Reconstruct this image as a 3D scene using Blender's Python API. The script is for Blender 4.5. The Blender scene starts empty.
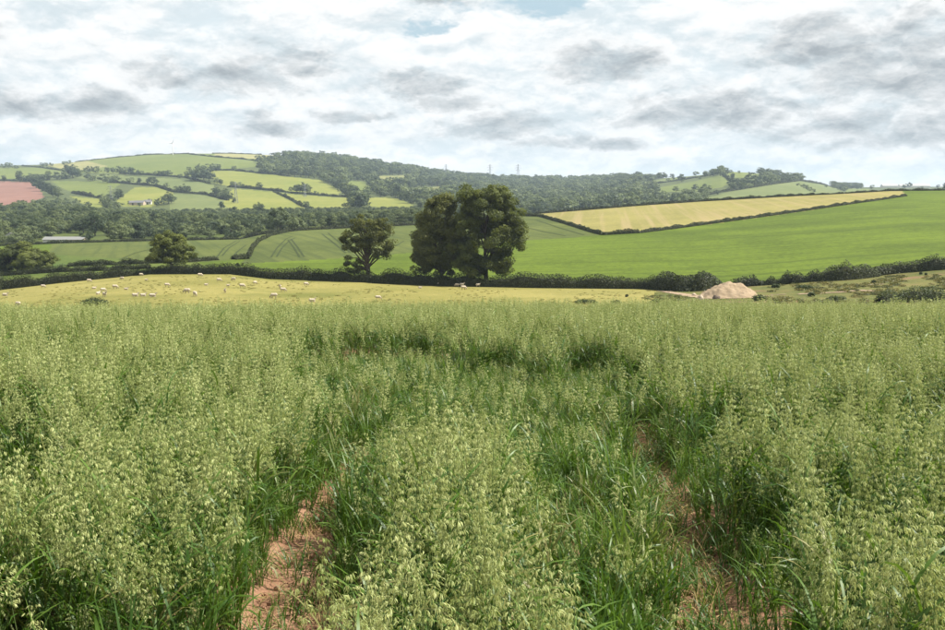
import bpy, bmesh, math, random
import numpy as np
from mathutils import Vector, Matrix, noise as mnoise

# ------------------------------------------------------------------ camera
SC = bpy.context.scene
COL = SC.collection
F = 919.0                      # focal length in photo pixels (35 mm on a 36 mm sensor, 945 px wide)
CAMZ = 1.95                    # the photographer holds the camera this high above the soil
PITCH = math.atan(120.0 / F)   # tilted down a little
cam = bpy.data.cameras.new('camera')
cam.lens = 35.0; cam.sensor_width = 36.0; cam.sensor_fit = 'HORIZONTAL'
cam.clip_start = 0.05; cam.clip_end = 30000
camo = bpy.data.objects.new('camera', cam); COL.objects.link(camo)
camo.location = (0, 0, CAMZ); camo.rotation_euler = (math.pi / 2 - PITCH, 0, 0)
SC.camera = camo
CP, SP = math.cos(PITCH), math.sin(PITCH)

# ------------------------------------------------------------------ light
SUN_EL, SUN_AZ = math.radians(53), math.radians(90)     # azimuth measured from +Y towards +X
sun = bpy.data.lights.new('sun', 'SUN'); sun.energy = 5.0; sun.angle = math.radians(0.6)
sun.color = (1.0, 0.955, 0.87)
suno = bpy.data.objects.new('sun', sun); COL.objects.link(suno)
sd = Vector((math.sin(SUN_AZ) * math.cos(SUN_EL), math.cos(SUN_AZ) * math.cos(SUN_EL), math.sin(SUN_EL)))
suno.rotation_euler = sd.to_track_quat('Z', 'Y').to_euler()
suno.location = (0, 0, 200)

SC.view_settings.view_transform = 'Standard'; SC.view_settings.look = 'None'
SC.view_settings.gamma = 1.0; SC.view_settings.exposure = 0.95
SC.view_settings.use_curve_mapping = False
SC.render.engine = 'CYCLES'
SC.cycles.use_denoising = True
SC.cycles.max_bounces = 6; SC.cycles.diffuse_bounces = 3; SC.cycles.transmission_bounces = 4
SC.cycles.transparent_max_bounces = 8; SC.cycles.volume_bounces = 0
SC.cycles.caustics_reflective = False; SC.cycles.caustics_refractive = False

# ------------------------------------------------------------------ node helpers
class NT:
    def __init__(self, tree):
        self.t = tree; self.n = tree.nodes; self.l = tree.links
        self.n.clear()
    def node(self, typ, **kw):
        nd = self.n.new(typ)
        for k, v in kw.items(): setattr(nd, k, v)
        return nd
    def put(self, sock, v):
        if v is None: return
        if hasattr(v, 'is_linked') or hasattr(v, 'links'): self.l.new(v, sock)
        else: sock.default_value = v
    def math(self, op, a, b=None, c=None, clamp=False):
        nd = self.node('ShaderNodeMath', operation=op, use_clamp=clamp)
        self.put(nd.inputs[0], a); self.put(nd.inputs[1], b); self.put(nd.inputs[2], c)
        return nd.outputs[0]
    def vmath(self, op, a, b=None):
        nd = self.node('ShaderNodeVectorMath', operation=op)
        self.put(nd.inputs[0], a); self.put(nd.inputs[1], b)
        return nd.outputs[0]
    def noise(self, vec, scale, detail=4, rough=.55, dist=0.0, out=0):
        nd = self.node('ShaderNodeTexNoise')
        self.put(nd.inputs['Vector'], vec)
        nd.inputs['Scale'].default_value = scale; nd.inputs['Detail'].default_value = detail
        nd.inputs['Roughness'].default_value = rough; nd.inputs['Distortion'].default_value = dist
        return nd.outputs[out]
    def ramp(self, v, lo, hi, a=0.0, b=1.0, smooth=True):
        nd = self.node('ShaderNodeMapRange', interpolation_type='SMOOTHSTEP' if smooth else 'LINEAR')
        self.put(nd.inputs[0], v); nd.inputs[1].default_value = lo; nd.inputs[2].default_value = hi
        nd.inputs[3].default_value = a; nd.inputs[4].default_value = b
        return nd.outputs[0]
    def mix(self, f, a, b, blend='MIX'):
        nd = self.node('ShaderNodeMix', data_type='RGBA', blend_type=blend)
        self.put(nd.inputs[0], f)
        self.put(nd.inputs[6], a if not isinstance(a, tuple) else (*a, 1) if len(a) == 3 else a)
        self.put(nd.inputs[7], b if not isinstance(b, tuple) else (*b, 1) if len(b) == 3 else b)
        return nd.outputs[2]
    def scale(self, vec, s):
        nd = self.node('ShaderNodeVectorMath', operation='MULTIPLY')
        self.put(nd.inputs[0], vec); nd.inputs[1].default_value = s
        return nd.outputs[0]

# ------------------------------------------------------------------ sky: broken cloud over a pale blue sky
world = bpy.data.worlds.new('World'); SC.world = world; world.use_nodes = True
W = NT(world.node_tree)
sky = W.node('ShaderNodeTexSky', sky_type='NISHITA')
sky.sun_disc = False; sky.sun_elevation = SUN_EL; sky.sun_rotation = SUN_AZ
sky.air_density = 1.0; sky.dust_density = 1.0; sky.ozone_density = 1.0
gen = W.node('ShaderNodeTexCoord').outputs['Generated']
dirn = W.vmath('NORMALIZE', gen)
sx = W.node('ShaderNodeSeparateXYZ'); W.l.new(dirn, sx.inputs[0])
stretch = W.scale(dirn, (1, 1, 2.3))
# warped bearing / elevation, 919 units to the radian
wob = W.noise(stretch, 12.0, 8, .65, out=1)
wsep = W.node('ShaderNodeSeparateColor'); W.l.new(wob, wsep.inputs[0])
az = W.math('MULTIPLY', W.math('ARCTAN2', sx.outputs[0], sx.outputs[1]), F)
el = W.math('MULTIPLY', W.math('ARCSINE', sx.outputs[2]), F)
U = W.math('ADD', az, W.math('MULTIPLY', W.math('SUBTRACT', wsep.outputs[0], .5), 110.0))
V = W.math('ADD', el, W.math('MULTIPLY', W.math('SUBTRACT', wsep.outputs[1], .5), 48.0))
def blob(px, py, ru, rv):
    x = W.math('MULTIPLY', W.math('SUBTRACT', U, px - 472.5), 1.0 / ru)
    y = W.math('MULTIPLY', W.math('SUBTRACT', V, 195.0 - py), 1.0 / rv)
    y = W.math('MAXIMUM', W.math('MULTIPLY', y, .8), W.math('MULTIPLY', y, -1.5))
    d = W.math('ADD', W.math('MULTIPLY', x, x), W.math('MULTIPLY', y, y))
    return W.math('SUBTRACT', 1.0, d)
def blobs(lst):
    acc = None
    for b in lst:
        v = blob(*b)
        acc = v if acc is None else W.math('MAXIMUM', acc, v)
    return W.math('MAXIMUM', acc, -1.0)
GREY = [(20, 58, 40, 15), (40, 118, 52, 15), (120, 120, 55, 20), (225, 92, 70, 17), (302, 73, 52, 15),
        (410, 94, 55, 11), (455, 108, 40, 10), (500, 133, 65, 13), (595, 75, 62, 19), (435, 10, 34, 13),
        (570, 146, 60, 9), (690, 122, 95, 22), (800, 70, 70, 26), (870, 88, 105, 40), (860, 140, 130, 26),
        (905, 18, 50, 16), (370, 120, 40, 7), (268, 133, 40, 12)]
HOLE = [(525, 18, 85, 12), (562, 20, 34, 13), (235, 7, 60, 8), (420, 36, 40, 8)]
fine = W.noise(stretch, 34.0, 8, .6, .2)
med = W.noise(stretch, 11.0, 8, .6, .5)
broad = W.noise(stretch, 4.0, 6, .58, .4)
ctr = lambda v, k: W.math('MULTIPLY', W.math('SUBTRACT', v, .5), k)
def billow(vec, sc, det):
    """cauliflower lumps: rounded cells nested in cells"""
    wn = W.node('ShaderNodeVectorMath', operation='MULTIPLY_ADD')
    W.l.new(W.noise(vec, sc * 1.1, 4, .55, out=1), wn.inputs[0]); wn.inputs[1].default_value = (.07,) * 3; W.l.new(vec, wn.inputs[2])
    nd = W.node('ShaderNodeTexVoronoi', feature='F1', normalize=True)
    W.l.new(wn.outputs[0], nd.inputs['Vector']); nd.inputs['Scale'].default_value = sc
    nd.inputs['Detail'].default_value = det; nd.inputs['Roughness'].default_value = .55; nd.inputs['Lacunarity'].default_value = 2.3
    return W.math('SUBTRACT', 1.0, nd.outputs['Distance'])
b1 = billow(stretch, 13.0, 4)
upv = W.vmath('ADD', stretch, (0.0, 0.0, 0.022))
b1u = billow(upv, 13.0, 4)
# cloud bases: grey where there is cloud piled above, bright along sunlit tops
g = W.math('ADD', W.math('MULTIPLY', blobs(GREY), .85),
           W.math('ADD', W.math('ADD', ctr(med, 1.6), ctr(fine, 1.0)), W.math('ADD', W.math('MULTIPLY', W.math('SUBTRACT', b1u, .62), 2.3), W.math('MULTIPLY', W.math('SUBTRACT', b1u, b1), 2.6))))
grey = W.math('ADD', W.ramp(g, .15, 1.9, 0, .95, False), W.ramp(g, -1.4, .3, 0, .20, False))
soft = W.ramp(W.math('ADD', W.math('MULTIPLY', b1, .75), W.math('ADD', W.math('MULTIPLY', W.math('SUBTRACT', b1, b1u), 1.0), W.math('ADD', ctr(med, 1.1), ctr(fine, .5)))), .22, .72)
h = W.math('ADD', W.math('MULTIPLY', blobs(HOLE), .9), W.math('ADD', ctr(fine, 3.0), W.math('ADD', ctr(broad, 1.6), W.math('MULTIPLY', W.math('SUBTRACT', .6, b1), 1.0))))
hole = W.ramp(h, .05, 1.0, 0, .9)
white = W.mix(soft, (7.4, 8.35, 8.8), (10.7, 10.7, 10.6))
cl = W.mix(grey, white, (3.7, 4.1, 4.35))
skyc = W.mix(.8, sky.outputs[0], (5.2, 7.0, 7.9))
allsky = W.mix(hole, cl, skyc)
bg = W.node('ShaderNodeBackground'); bg.inputs[1].default_value = 0.053
W.l.new(allsky, bg.inputs[0])
wo = W.node('ShaderNodeOutputWorld'); W.l.new(bg.outputs[0], wo.inputs[0])
world.cycles.sampling_method = 'MANUAL'; world.cycles.sample_map_resolution = 512

# ------------------------------------------------------------------ mesh helpers
def fast_mesh(name, verts, faces, mats=(), midx=None, smooth=True):
    """verts (N,3), faces (M,k) all of one size, or a list of such arrays"""
    if not isinstance(faces, list): faces = [faces]
    faces = [np.asarray(f, dtype=np.int32) for f in faces if len(f)]
    me = bpy.data.meshes.new(name)
    v = np.asarray(verts, dtype=np.float32)
    me.vertices.add(len(v)); me.vertices.foreach_set('co', v.ravel())
    loops = np.concatenate([f.ravel() for f in faces])
    sizes = np.concatenate([np.full(len(f), f.shape[1], dtype=np.int32) for f in faces])
    starts = np.concatenate([[0], np.cumsum(sizes)[:-1]]).astype(np.int32)
    me.loops.add(len(loops)); me.loops.foreach_set('vertex_index', loops)
    me.polygons.add(len(sizes)); me.polygons.foreach_set('loop_start', starts)
    if midx is not None: me.polygons.foreach_set('material_index', np.asarray(midx, dtype=np.int32))
    me.polygons.foreach_set('use_smooth', np.full(len(sizes), smooth))
    for m in mats: me.materials.append(m)
    me.update(calc_edges=True); me.validate(verbose=False)
    return me
def link(name, me, parent=None):
    o = bpy.data.objects.new(name, me); COL.objects.link(o)
    if parent is not None: o.parent = parent
    return o
def tag(o, label=None, cat=None, group=None, kind=None):
    if label: o['label'] = label
    if cat: o['category'] = cat
    if group: o['group'] = group
    if kind: o['kind'] = kind
    return o
def empty(name, loc, rz=0.0, sc=1.0):
    o = bpy.data.objects.new(name, None); COL.objects.link(o)
    o.location = loc; o.rotation_euler = (0, 0, rz); o.scale = (sc,) * 3 if not isinstance(sc, tuple) else sc
    return o
class MB:
    """collects vertices and quads / tris with a material index"""
    def __init__(self): self.v = []; self.q = []; self.t = []; self.qm = []; self.tm = []; self.n = 0
    def add(self, verts, quads=None, tris=None, m=0):
        verts = np.asarray(verts, dtype=np.float32).reshape(-1, 3)
        if quads is not None and len(quads):
            q = np.asarray(quads, dtype=np.int32) + self.n; self.q.append(q); self.qm.append(np.full(len(q), m))
        if tris is not None and len(tris):
            t = np.asarray(tris, dtype=np.int32) + self.n; self.t.append(t); self.tm.append(np.full(len(t), m))
        self.v.append(verts); self.n += len(verts)
    def mesh(self, name, mats, smooth=True):
        fs = []; ms = []
        if self.q: fs.append(np.concatenate(self.q)); ms.append(np.concatenate(self.qm))
        if self.t: fs.append(np.concatenate(self.t)); ms.append(np.concatenate(self.tm))
        return fast_mesh(name, np.concatenate(self.v), fs, mats, np.concatenate(ms), smooth)
    def tube(self, pts, radii, k=5, m=0, cap=True):
        pts = np.asarray(pts, dtype=float); n = len(pts)
        tan = np.gradient(pts, axis=0); tan /= np.linalg.norm(tan, axis=1)[:, None] + 1e-9
        ref = np.array([0.0, 0, 1]) if abs(tan[0][2]) < .9 else np.array([1.0, 0, 0])
        vs = []
        for i in range(n):
            b = np.cross(tan[i], ref); b /= np.linalg.norm(b) + 1e-9
            c = np.cross(b, tan[i])
            for j in range(k):
                a = 2 * math.pi * j / k
                vs.append(pts[i] + radii[i] * (math.cos(a) * b + math.sin(a) * c))
        qs = [(i * k + j, i * k + (j + 1) % k, (i + 1) * k + (j + 1) % k, (i + 1) * k + j) for i in range(n - 1) for j in range(k)]
        ts = []
        if cap:
            vs.append(pts[-1]); top = n * k
            ts = [((n - 1) * k + j, (n - 1) * k + (j + 1) % k, top) for j in range(k)]
        self.add(vs, qs, ts, m)
    def box(self, c, s, m=0, rz=0.0):
        x, y, z = [d / 2 for d in s]
        v = np.array([(-x, -y, -z), (x, -y, -z), (x, y, -z), (-x, y, -z), (-x, -y, z), (x, -y, z), (x, y, z), (-x, y, z)])
        if rz:
            cs, sn = math.cos(rz), math.sin(rz)
            v = np.stack([v[:, 0] * cs - v[:, 1] * sn, v[:, 0] * sn + v[:, 1] * cs, v[:, 2]], 1)
        self.add(v + np.asarray(c), [(0, 3, 2, 1), (4, 5, 6, 7), (0, 1, 5, 4), (1, 2, 6, 5), (2, 3, 7, 6), (3, 0, 4, 7)], m=m)
    def cards(self, c, nrm, size, rng, aspect=.6, m=0, fold=.12):
        """leaf-shaped folded quads: centres, facing directions, lengths"""
        n = len(c)
        if n == 0: return
        nrm = nrm / (np.linalg.norm(nrm, axis=1)[:, None] + 1e-9)
        r = rng.normal(size=(n, 3))
        t = np.cross(nrm, r); t /= np.linalg.norm(t, axis=1)[:, None] + 1e-9
        b = np.cross(nrm, t)
        s = np.asarray(size).reshape(-1, 1)
        v = np.stack([c - t * s * .5, c + b * s * .5 * aspect + nrm * s * fold, c + t * s * .5, c - b * s * .5 * aspect + nrm * s * fold], 1)
        self.add(v.reshape(-1, 3), np.arange(n * 4).reshape(n, 4), m=m)

# ------------------------------------------------------------------ materials
def mat(name):
    m = bpy.data.materials.new(name); m.use_nodes = True
    return m, NT(m.node_tree)
def finish(T, shader):
    o = T.node('ShaderNodeOutputMaterial'); T.l.new(shader, o.inputs[0]); return o
def principled(T, col, rough=.8, spec=.2, bump=None, bstr=.3, bdist=.05):
    p = T.node('ShaderNodeBsdfPrincipled')
    T.put(p.inputs['Base Color'], col if not isinstance(col, tuple) else (*col, 1))
    T.put(p.inputs['Roughness'], rough); p.inputs['Specular IOR Level'].default_value = spec
    if bump is not None:
        b = T.node('ShaderNodeBump'); b.inputs['Strength'].default_value = bstr; b.inputs['Distance'].default_value = bdist
        T.l.new(bump, b.inputs['Height']); T.l.new(b.outputs[0], p.inputs['Normal'])
    return p.outputs[0]
def m_plain(name, col, rough=.7, spec=.3, var=.15, scale=3.0):
    m, T = mat(name)
    oc = T.node('ShaderNodeTexCoord').outputs['Object']
    n = T.noise(oc, scale, 5)
    c = T.mix(n, tuple(x * (1 - var) for x in col), tuple(min(1, x * (1 + var)) for x in col))
    finish(T, principled(T, c, rough, spec)); return m
def m_leaf(name, dark, light, trans=.3, nscale=.8, rnd=.5, rough=.55, spec=.25, dry=None):
    """foliage: colour drifts from clump to clump and from plant to plant, light passes through"""
    m, T = mat(name)
    tc = T.node('ShaderNodeTexCoord').outputs['Object']
    oi = T.node('ShaderNodeObjectInfo').outputs['Random']
    n = T.noise(tc, nscale, 3)
    f = T.math('ADD', T.ramp(n, .3, .7), T.math('MULTIPLY', T.math('SUBTRACT', oi, .5), rnd * 1.6), clamp=True)
    c = T.mix(f, dark, light)
    if dry is not None:
        oi2 = T.math('FRACT', T.math('MULTIPLY', oi, 17.31))
        c = T.mix(T.ramp(oi2, .80, 1.0, 0, .75), c, dry)
    p = principled(T, c, rough, spec)
    tr = T.node('ShaderNodeBsdfTranslucent')
    tcx = T.mix(.6, c, (c, ) if False else (light[0] * 1.3, light[1] * 1.3, light[2] * .85))
    T.l.new(tcx, tr.inputs[0])
    mx = T.node('ShaderNodeMixShader'); mx.inputs[0].default_value = trans
    T.l.new(p, mx.inputs[1]); T.l.new(tr.outputs[0], mx.inputs[2])
    finish(T, mx.outputs[0]); return m
def m_field(name, a, b, scale=.03, stripe=None, fine=.8, patch=None):
    """grassland or crop seen from afar: broad patches, fine speckle, optional drill / mowing lines"""
    m, T = mat(name)
    geo = T.node('ShaderNodeNewGeometry').outputs['Position']
    n1 = T.noise(geo, scale, 5, .6)
    n2 = T.noise(geo, fine, 4, .7)
    f = T.math('ADD', T.math('MULTIPLY', n1, .5), T.math('MULTIPLY', n2, .5))
    c = T.mix(T.ramp(f, .38, .62), a, b)
    if patch is not None:
        n3 = T.noise(geo, patch[1], 4, .65)
        c = T.mix(T.ramp(n3, patch[2], patch[3]), c, patch[0])
    if stripe is not None:
        col, ang, per, amt = stripe
        mp = T.node('ShaderNodeMapping', vector_type='TEXTURE'); T.l.new(geo, mp.inputs[0])
        mp.inputs['Rotation'].default_value = (0, 0, math.radians(ang)); mp.inputs['Scale'].default_value = (1, 50, 50)
        s = T.noise(mp.outputs[0], 1.0 / per, 3, .6)
        c = T.mix(T.ramp(s, .45, .68, 0, amt), c, col)
    finish(T, principled(T, c, .9, .1, bump=n2, bstr=.6, bdist=.25)); return m

M = {}
M['pasture'] = m_field('pasture', (.148, .140, .036), (.230, .202, .064), .05, fine=1.3, patch=((.105, .112, .025), .03, .50, .70))
M['rough'] = m_field('rough_grass', (.058, .072, .017), (.130, .120, .036), .12, fine=1.0, patch=((.155, .10, .05), .11, .54, .7))
M['bright'] = m_field('bright_grass', (.052, .078, .006), (.100, .140, .012), .035, ((.045, .068, .006), 87, 3.2, .75), fine=.8)
M['crop'] = m_field('green_crop', (.056, .072, .016), (.094, .110, .026), .025, ((.040, .056, .014), 20, 3.0, .7), fine=.7)
M['strip'] = m_field('strip_grass', (.05, .08, .014), (.09, .11, .022), .05)
M['hay'] = m_field('hay_stubble', (.160, .146, .044), (.222, .196, .062), .04, ((.255, .200, .095), -8, 4.0, .75), fine=.7)
M['valley'] = m_field('valley_grass', (.05, .07, .016), (.08, .095, .024), .02, fine=.25)
M['woodfloor'] = m_field('woodland_floor', (.055, .07, .022), (.075, .088, .03), .02, fine=.2)
M['h_lime'] = m_field('hill_lime', (.128, .146, .028), (.180, .182, .042), .012, fine=.12)
M['h_green'] = m_field('hill_green', (.090, .115, .026), (.125, .144, .034), .012, fine=.12)
M['h_grey'] = m_field('hill_grey_green', (.092, .115, .038), (.125, .142, .048), .012, fine=.12)
M['h_straw'] = m_field('hill_straw', (.19, .185, .075), (.24, .22, .09), .012, fine=.12)
M['h_olive'] = m_field('hill_olive', (.13, .135, .045), (.17, .165, .06), .012, fine=.12)
M['h_red'] = m_field('ploughed_red', (.17, .088, .066), (.21, .112, .085), .02, ((.15, .075, .057), 60, 8.0, .6), fine=.12)
M['track'] = m_field('wheel_track', (.028, .040, .012), (.040, .052, .016), .2)
M['sandtrack'] = m_field('sand_track', (.23, .165, .11), (.31, .235, .16), .4, fine=2.5)
M['treeleaf'] = m_leaf('oak_leaves', (.056, .072, .016), (.150, .172, .036), .42, .30, .5)
M['treeolive'] = m_leaf('olive_leaves', (.058, .068, .017), (.142, .152, .036), .42, .30, .4)
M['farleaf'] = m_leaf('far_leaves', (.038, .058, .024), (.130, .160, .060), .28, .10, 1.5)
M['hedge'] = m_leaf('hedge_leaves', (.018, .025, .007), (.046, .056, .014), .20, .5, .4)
M['tussock'] = m_leaf('tussock_grass', (.055, .070, .018), (.17, .15, .045), .25, .6, 1.2)
M['pasturetuft'] = m_leaf('pasture_tufts', (.125, .130, .032), (.215, .19, .055), .25, .6, 1.2)
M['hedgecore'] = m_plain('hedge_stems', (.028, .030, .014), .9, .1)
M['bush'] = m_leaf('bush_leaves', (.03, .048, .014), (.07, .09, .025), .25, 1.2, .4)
M['bark'] = m_plain('bark', (.055, .042, .030), .9, .15, .4, 2.0)
M['oatleaf'] = m_leaf('oat_blades', (.034, .088, .009), (.102, .178, .022), .36, 3.0, .8, .45, .35, dry=(.26, .22, .08))
M['oatstem'] = m_leaf('oat_stems', (.09, .15, .045), (.15, .20, .07), .2, 3.0, .6, .5, .3)
M['oathead'] = m_leaf('oat_spikelets', (.225, .272, .082), (.43, .462, .198), .32, 6.0, .9, .5, .3)
M['straw'] = m_leaf('dry_straw', (.28, .19, .08), (.42, .32, .15), .2, 5.0, .6, .7, .2)
M['wool'] = m_plain('wool', (.42, .36, .28), .95, .1, .2, 6.0)
M['face'] = m_plain('sheep_face', (.22, .18, .14), .85, .2, .25, 9.0)
M['steel'] = m_plain('galvanised_steel', (.16, .17, .18), .6, .3)
M['turbine'] = m_plain('turbine_paint', (.62, .62, .62), .5, .4, .05)
M['render'] = m_plain('whitewash', (.60, .58, .54), .8, .2, .08)
M['roofslate'] = m_plain('slate_roof', (.13, .125, .13), .6, .4, .2)
M['roofpale'] = m_plain('pale_sheet_roof', (.17, .17, .16), .55, .4, .12)
M['glass'] = m_plain('dark_window', (.03, .035, .04), .2, .6)
M['stone'] = m_plain('pale_rock', (.42, .34, .26), .9, .2, .3, 2.0)
M['darkrock'] = m_plain('dark_rock', (.12, .09, .07), .9, .2, .3, 2.0)

def m_soil(name, a, b, sc):
    m, T = mat(name)
    geo = T.node('ShaderNodeNewGeometry').outputs['Position']
    n = T.noise(geo, sc, 8, .65); n2 = T.noise(geo, sc * 7, 6, .7)
    c = T.mix(T.ramp(n, .3, .7), a, b)
    c = T.mix(T.ramp(n2, .52, .72, 0, .6), c, tuple(x * .5 for x in a))
    hgt = T.math('ADD', n, T.math('MULTIPLY', n2, .5))
    finish(T, principled(T, c, .95, .1, bump=hgt, bstr=.9, bdist=.04)); return m
M['soil'] = m_soil('red_soil', (.205, .108, .064), (.325, .190, .120), 3.0)
M['mound'] = m_soil('spoil_heap', (.23, .172, .112), (.31, .238, .160), 1.0)

# ------------------------------------------------------------------ projection of photo pixels into the place
def pix_dir(px, py):
    dx = (np.asarray(px, float) - 472.5) / F; dy = (315.0 - np.asarray(py, float)) / F
    y = CP + dy * SP; z = dy * CP - SP
    return dx / y, z / y                      # X per metre of Y, rise per metre of Y
def to_pix(a, s):
    # direction (a,1,s): camera depth and up
    d = CP - s * SP; u = SP + s * CP
    return 472.5 + F * a / d, 315.0 - F * u / d

def near_z(X, Y):
    X = np.asarray(X, float); Y = np.asarray(Y, float)
    yy = np.clip(Y, -8, None)
    return -0.039 * yy - 0.00143 * np.maximum(yy, 0) ** 2 + np.clip(X, -60, 40) * np.where(X < 0, .0055, .001) * np.clip(yy / 20, 0, 1.5)

def curve(pts):
    a, s = pix_dir([p[0] for p in pts], [p[1] for p in pts])
    return lambda q: np.interp(q, a, s)
def dcurve(pts, py=230):
    a, _ = pix_dir([p[0] for p in pts], py)
    return lambda q: np.interp(q, a, [p[1] for p in pts])
HEDGE1 = [(-320, 300), (0, 290), (60, 283), (150, 274), (230, 274), (270, 279), (380, 283), (440, 286), (540, 288), (640, 289),
          (690, 289.5), (740, 287), (780, 284), (830, 279), (880, 275), (945, 269), (1250, 255)]
TOPD = [(-320, 250), (0, 246), (60, 243), (240, 239), (262, 234), (300, 230), (410, 225), (480, 220), (535, 213.5), (640, 205.2), (770, 197),
        (850, 193), (890, 190.5), (945, 190), (1250, 187)]
RIDGE = [(-320, 167), (0, 165.5), (45, 164.5), (75, 162), (110, 158), (150, 154.5), (190, 153.5), (230, 153.5), (270, 155), (300, 157), (340, 160),
         (400, 169), (450, 176.5), (500, 180.5), (560, 181.5), (640, 179), (680, 177), (705, 174.5), (722, 171.5), (740, 172), (760, 173.5), (800, 180), (830, 185.5), (850, 187),
         (880, 187), (945, 186.5), (1250, 186)]
KN = [
    (lambda q: np.full_like(q, 50.0), lambda q: (near_z(q * 50.0, np.full_like(q, 50.0)) - CAMZ) / 50.0),
    (lambda q: np.full_like(q, 105.0), curve([(-320, 311), (0, 309), (472, 307), (945, 307), (1250, 305)])),
    (dcurve([(-320, 190), (0, 186), (150, 190), (270, 176), (470, 166), (640, 161), (700, 160), (745, 160), (945, 158), (1250, 160)]), curve(HEDGE1)),
    (dcurve([(0, 370), (240, 380), (410, 400), (540, 420), (700, 440), (890, 430), (945, 420)]), curve(TOPD)),
    (lambda q: np.full_like(q, 800.0), curve([(-320, 214), (0, 213), (410, 209), (470, 210), (500, 216), (560, 218), (640, 211), (770, 203), (890, 197), (945, 196), (1250, 195)])),
    (dcurve([(0, 1900), (300, 1900), (450, 2300), (600, 2300), (660, 1750), (720, 1550), (800, 1550), (850, 2200), (945, 2500)]), curve(RIDGE)),
]
EASE = 1.55
def knots(q):
    Y = [k[0](q) for k in KN]; S = [k[1](q) for k in KN]
    Z = [y * s for y, s in zip(Y, S)]
    Y += [Y[5] + 500, np.full_like(q, 5200.0)]; Z += [Z[5] - 35, np.full_like(q, -25.0)]
    return np.stack(Y), np.stack(Z)
def terr(q, Yv):
    """height relative to the camera for bearing q = X/Y and distance Y"""
    q = np.asarray(q, float); Yv = np.asarray(Yv, float)
    Y, Z = knots(q)
    out = Z[0].copy()
    for k in range(7):
        t = np.clip((Yv - Y[k]) / (Y[k + 1] - Y[k]), 0, 1)
        if k == 4:
            te = 1 - (1 - t) ** EASE
            s = (Z[k] / Y[k]) * (1 - te) + (Z[k + 1] / Y[k + 1]) * te
            z = s * np.clip(Yv, Y[k], Y[k + 1])
        else:
            z = Z[k] * (1 - t) + Z[k + 1] * t
        out = np.where(Yv >= Y[k], z, out)
    return out
def zat(X, Y):
    X = np.asarray(X, float); Y = np.asarray(Y, float)
    return np.where(Y < 50, near_z(X, Y), terr(X / np.maximum(Y, 50), np.maximum(Y, 50)) + CAMZ)
def pos(px, py, lo=55.0, hi=2600.0):
    """the ground point of the place that stands behind a photo pixel"""
    a, s = pix_dir(px, py)
    ys = np.geomspace(lo, hi, 3000)
    st = terr(np.full_like(ys, float(a)), ys) / ys
    ok = np.nonzero(st >= float(s))[0]
    if len(ok): i = ok[0]
    else: i = int(np.argmax(st))
    y = ys[i]
    return np.array([float(a) * y, y, st[i] * y + CAMZ])
def px_m(y, n): return n * y / F       # n photo pixels at distance y, in metres
def near_hit(px, py, hgt=0.0):
    a, s = pix_dir(px, py); a = float(a); s = float(s)
    y = 3.0
    for _ in range(60):
        y = 0.5 * y + 0.5 * min(60.0, max(.3, (float(near_z(a * y, y)) + hgt - CAMZ) / s))
    return a * y, y
def inpoly(x, y, poly):
    x = np.asarray(x); y = np.asarray(y)
    r = np.zeros(x.shape, bool); n = len(poly)
    for i in range(n):
        x1, y1 = poly[i]; x2, y2 = poly[(i + 1) % n]
        c = ((y1 > y) != (y2 > y))
        with np.errstate(divide='ignore', invalid='ignore'):
            xi = (x2 - x1) * (y - y1) / ((y2 - y1) if y2 != y1 else 1e-9) + x1
        r ^= c & (x < xi)
    return r

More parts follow.
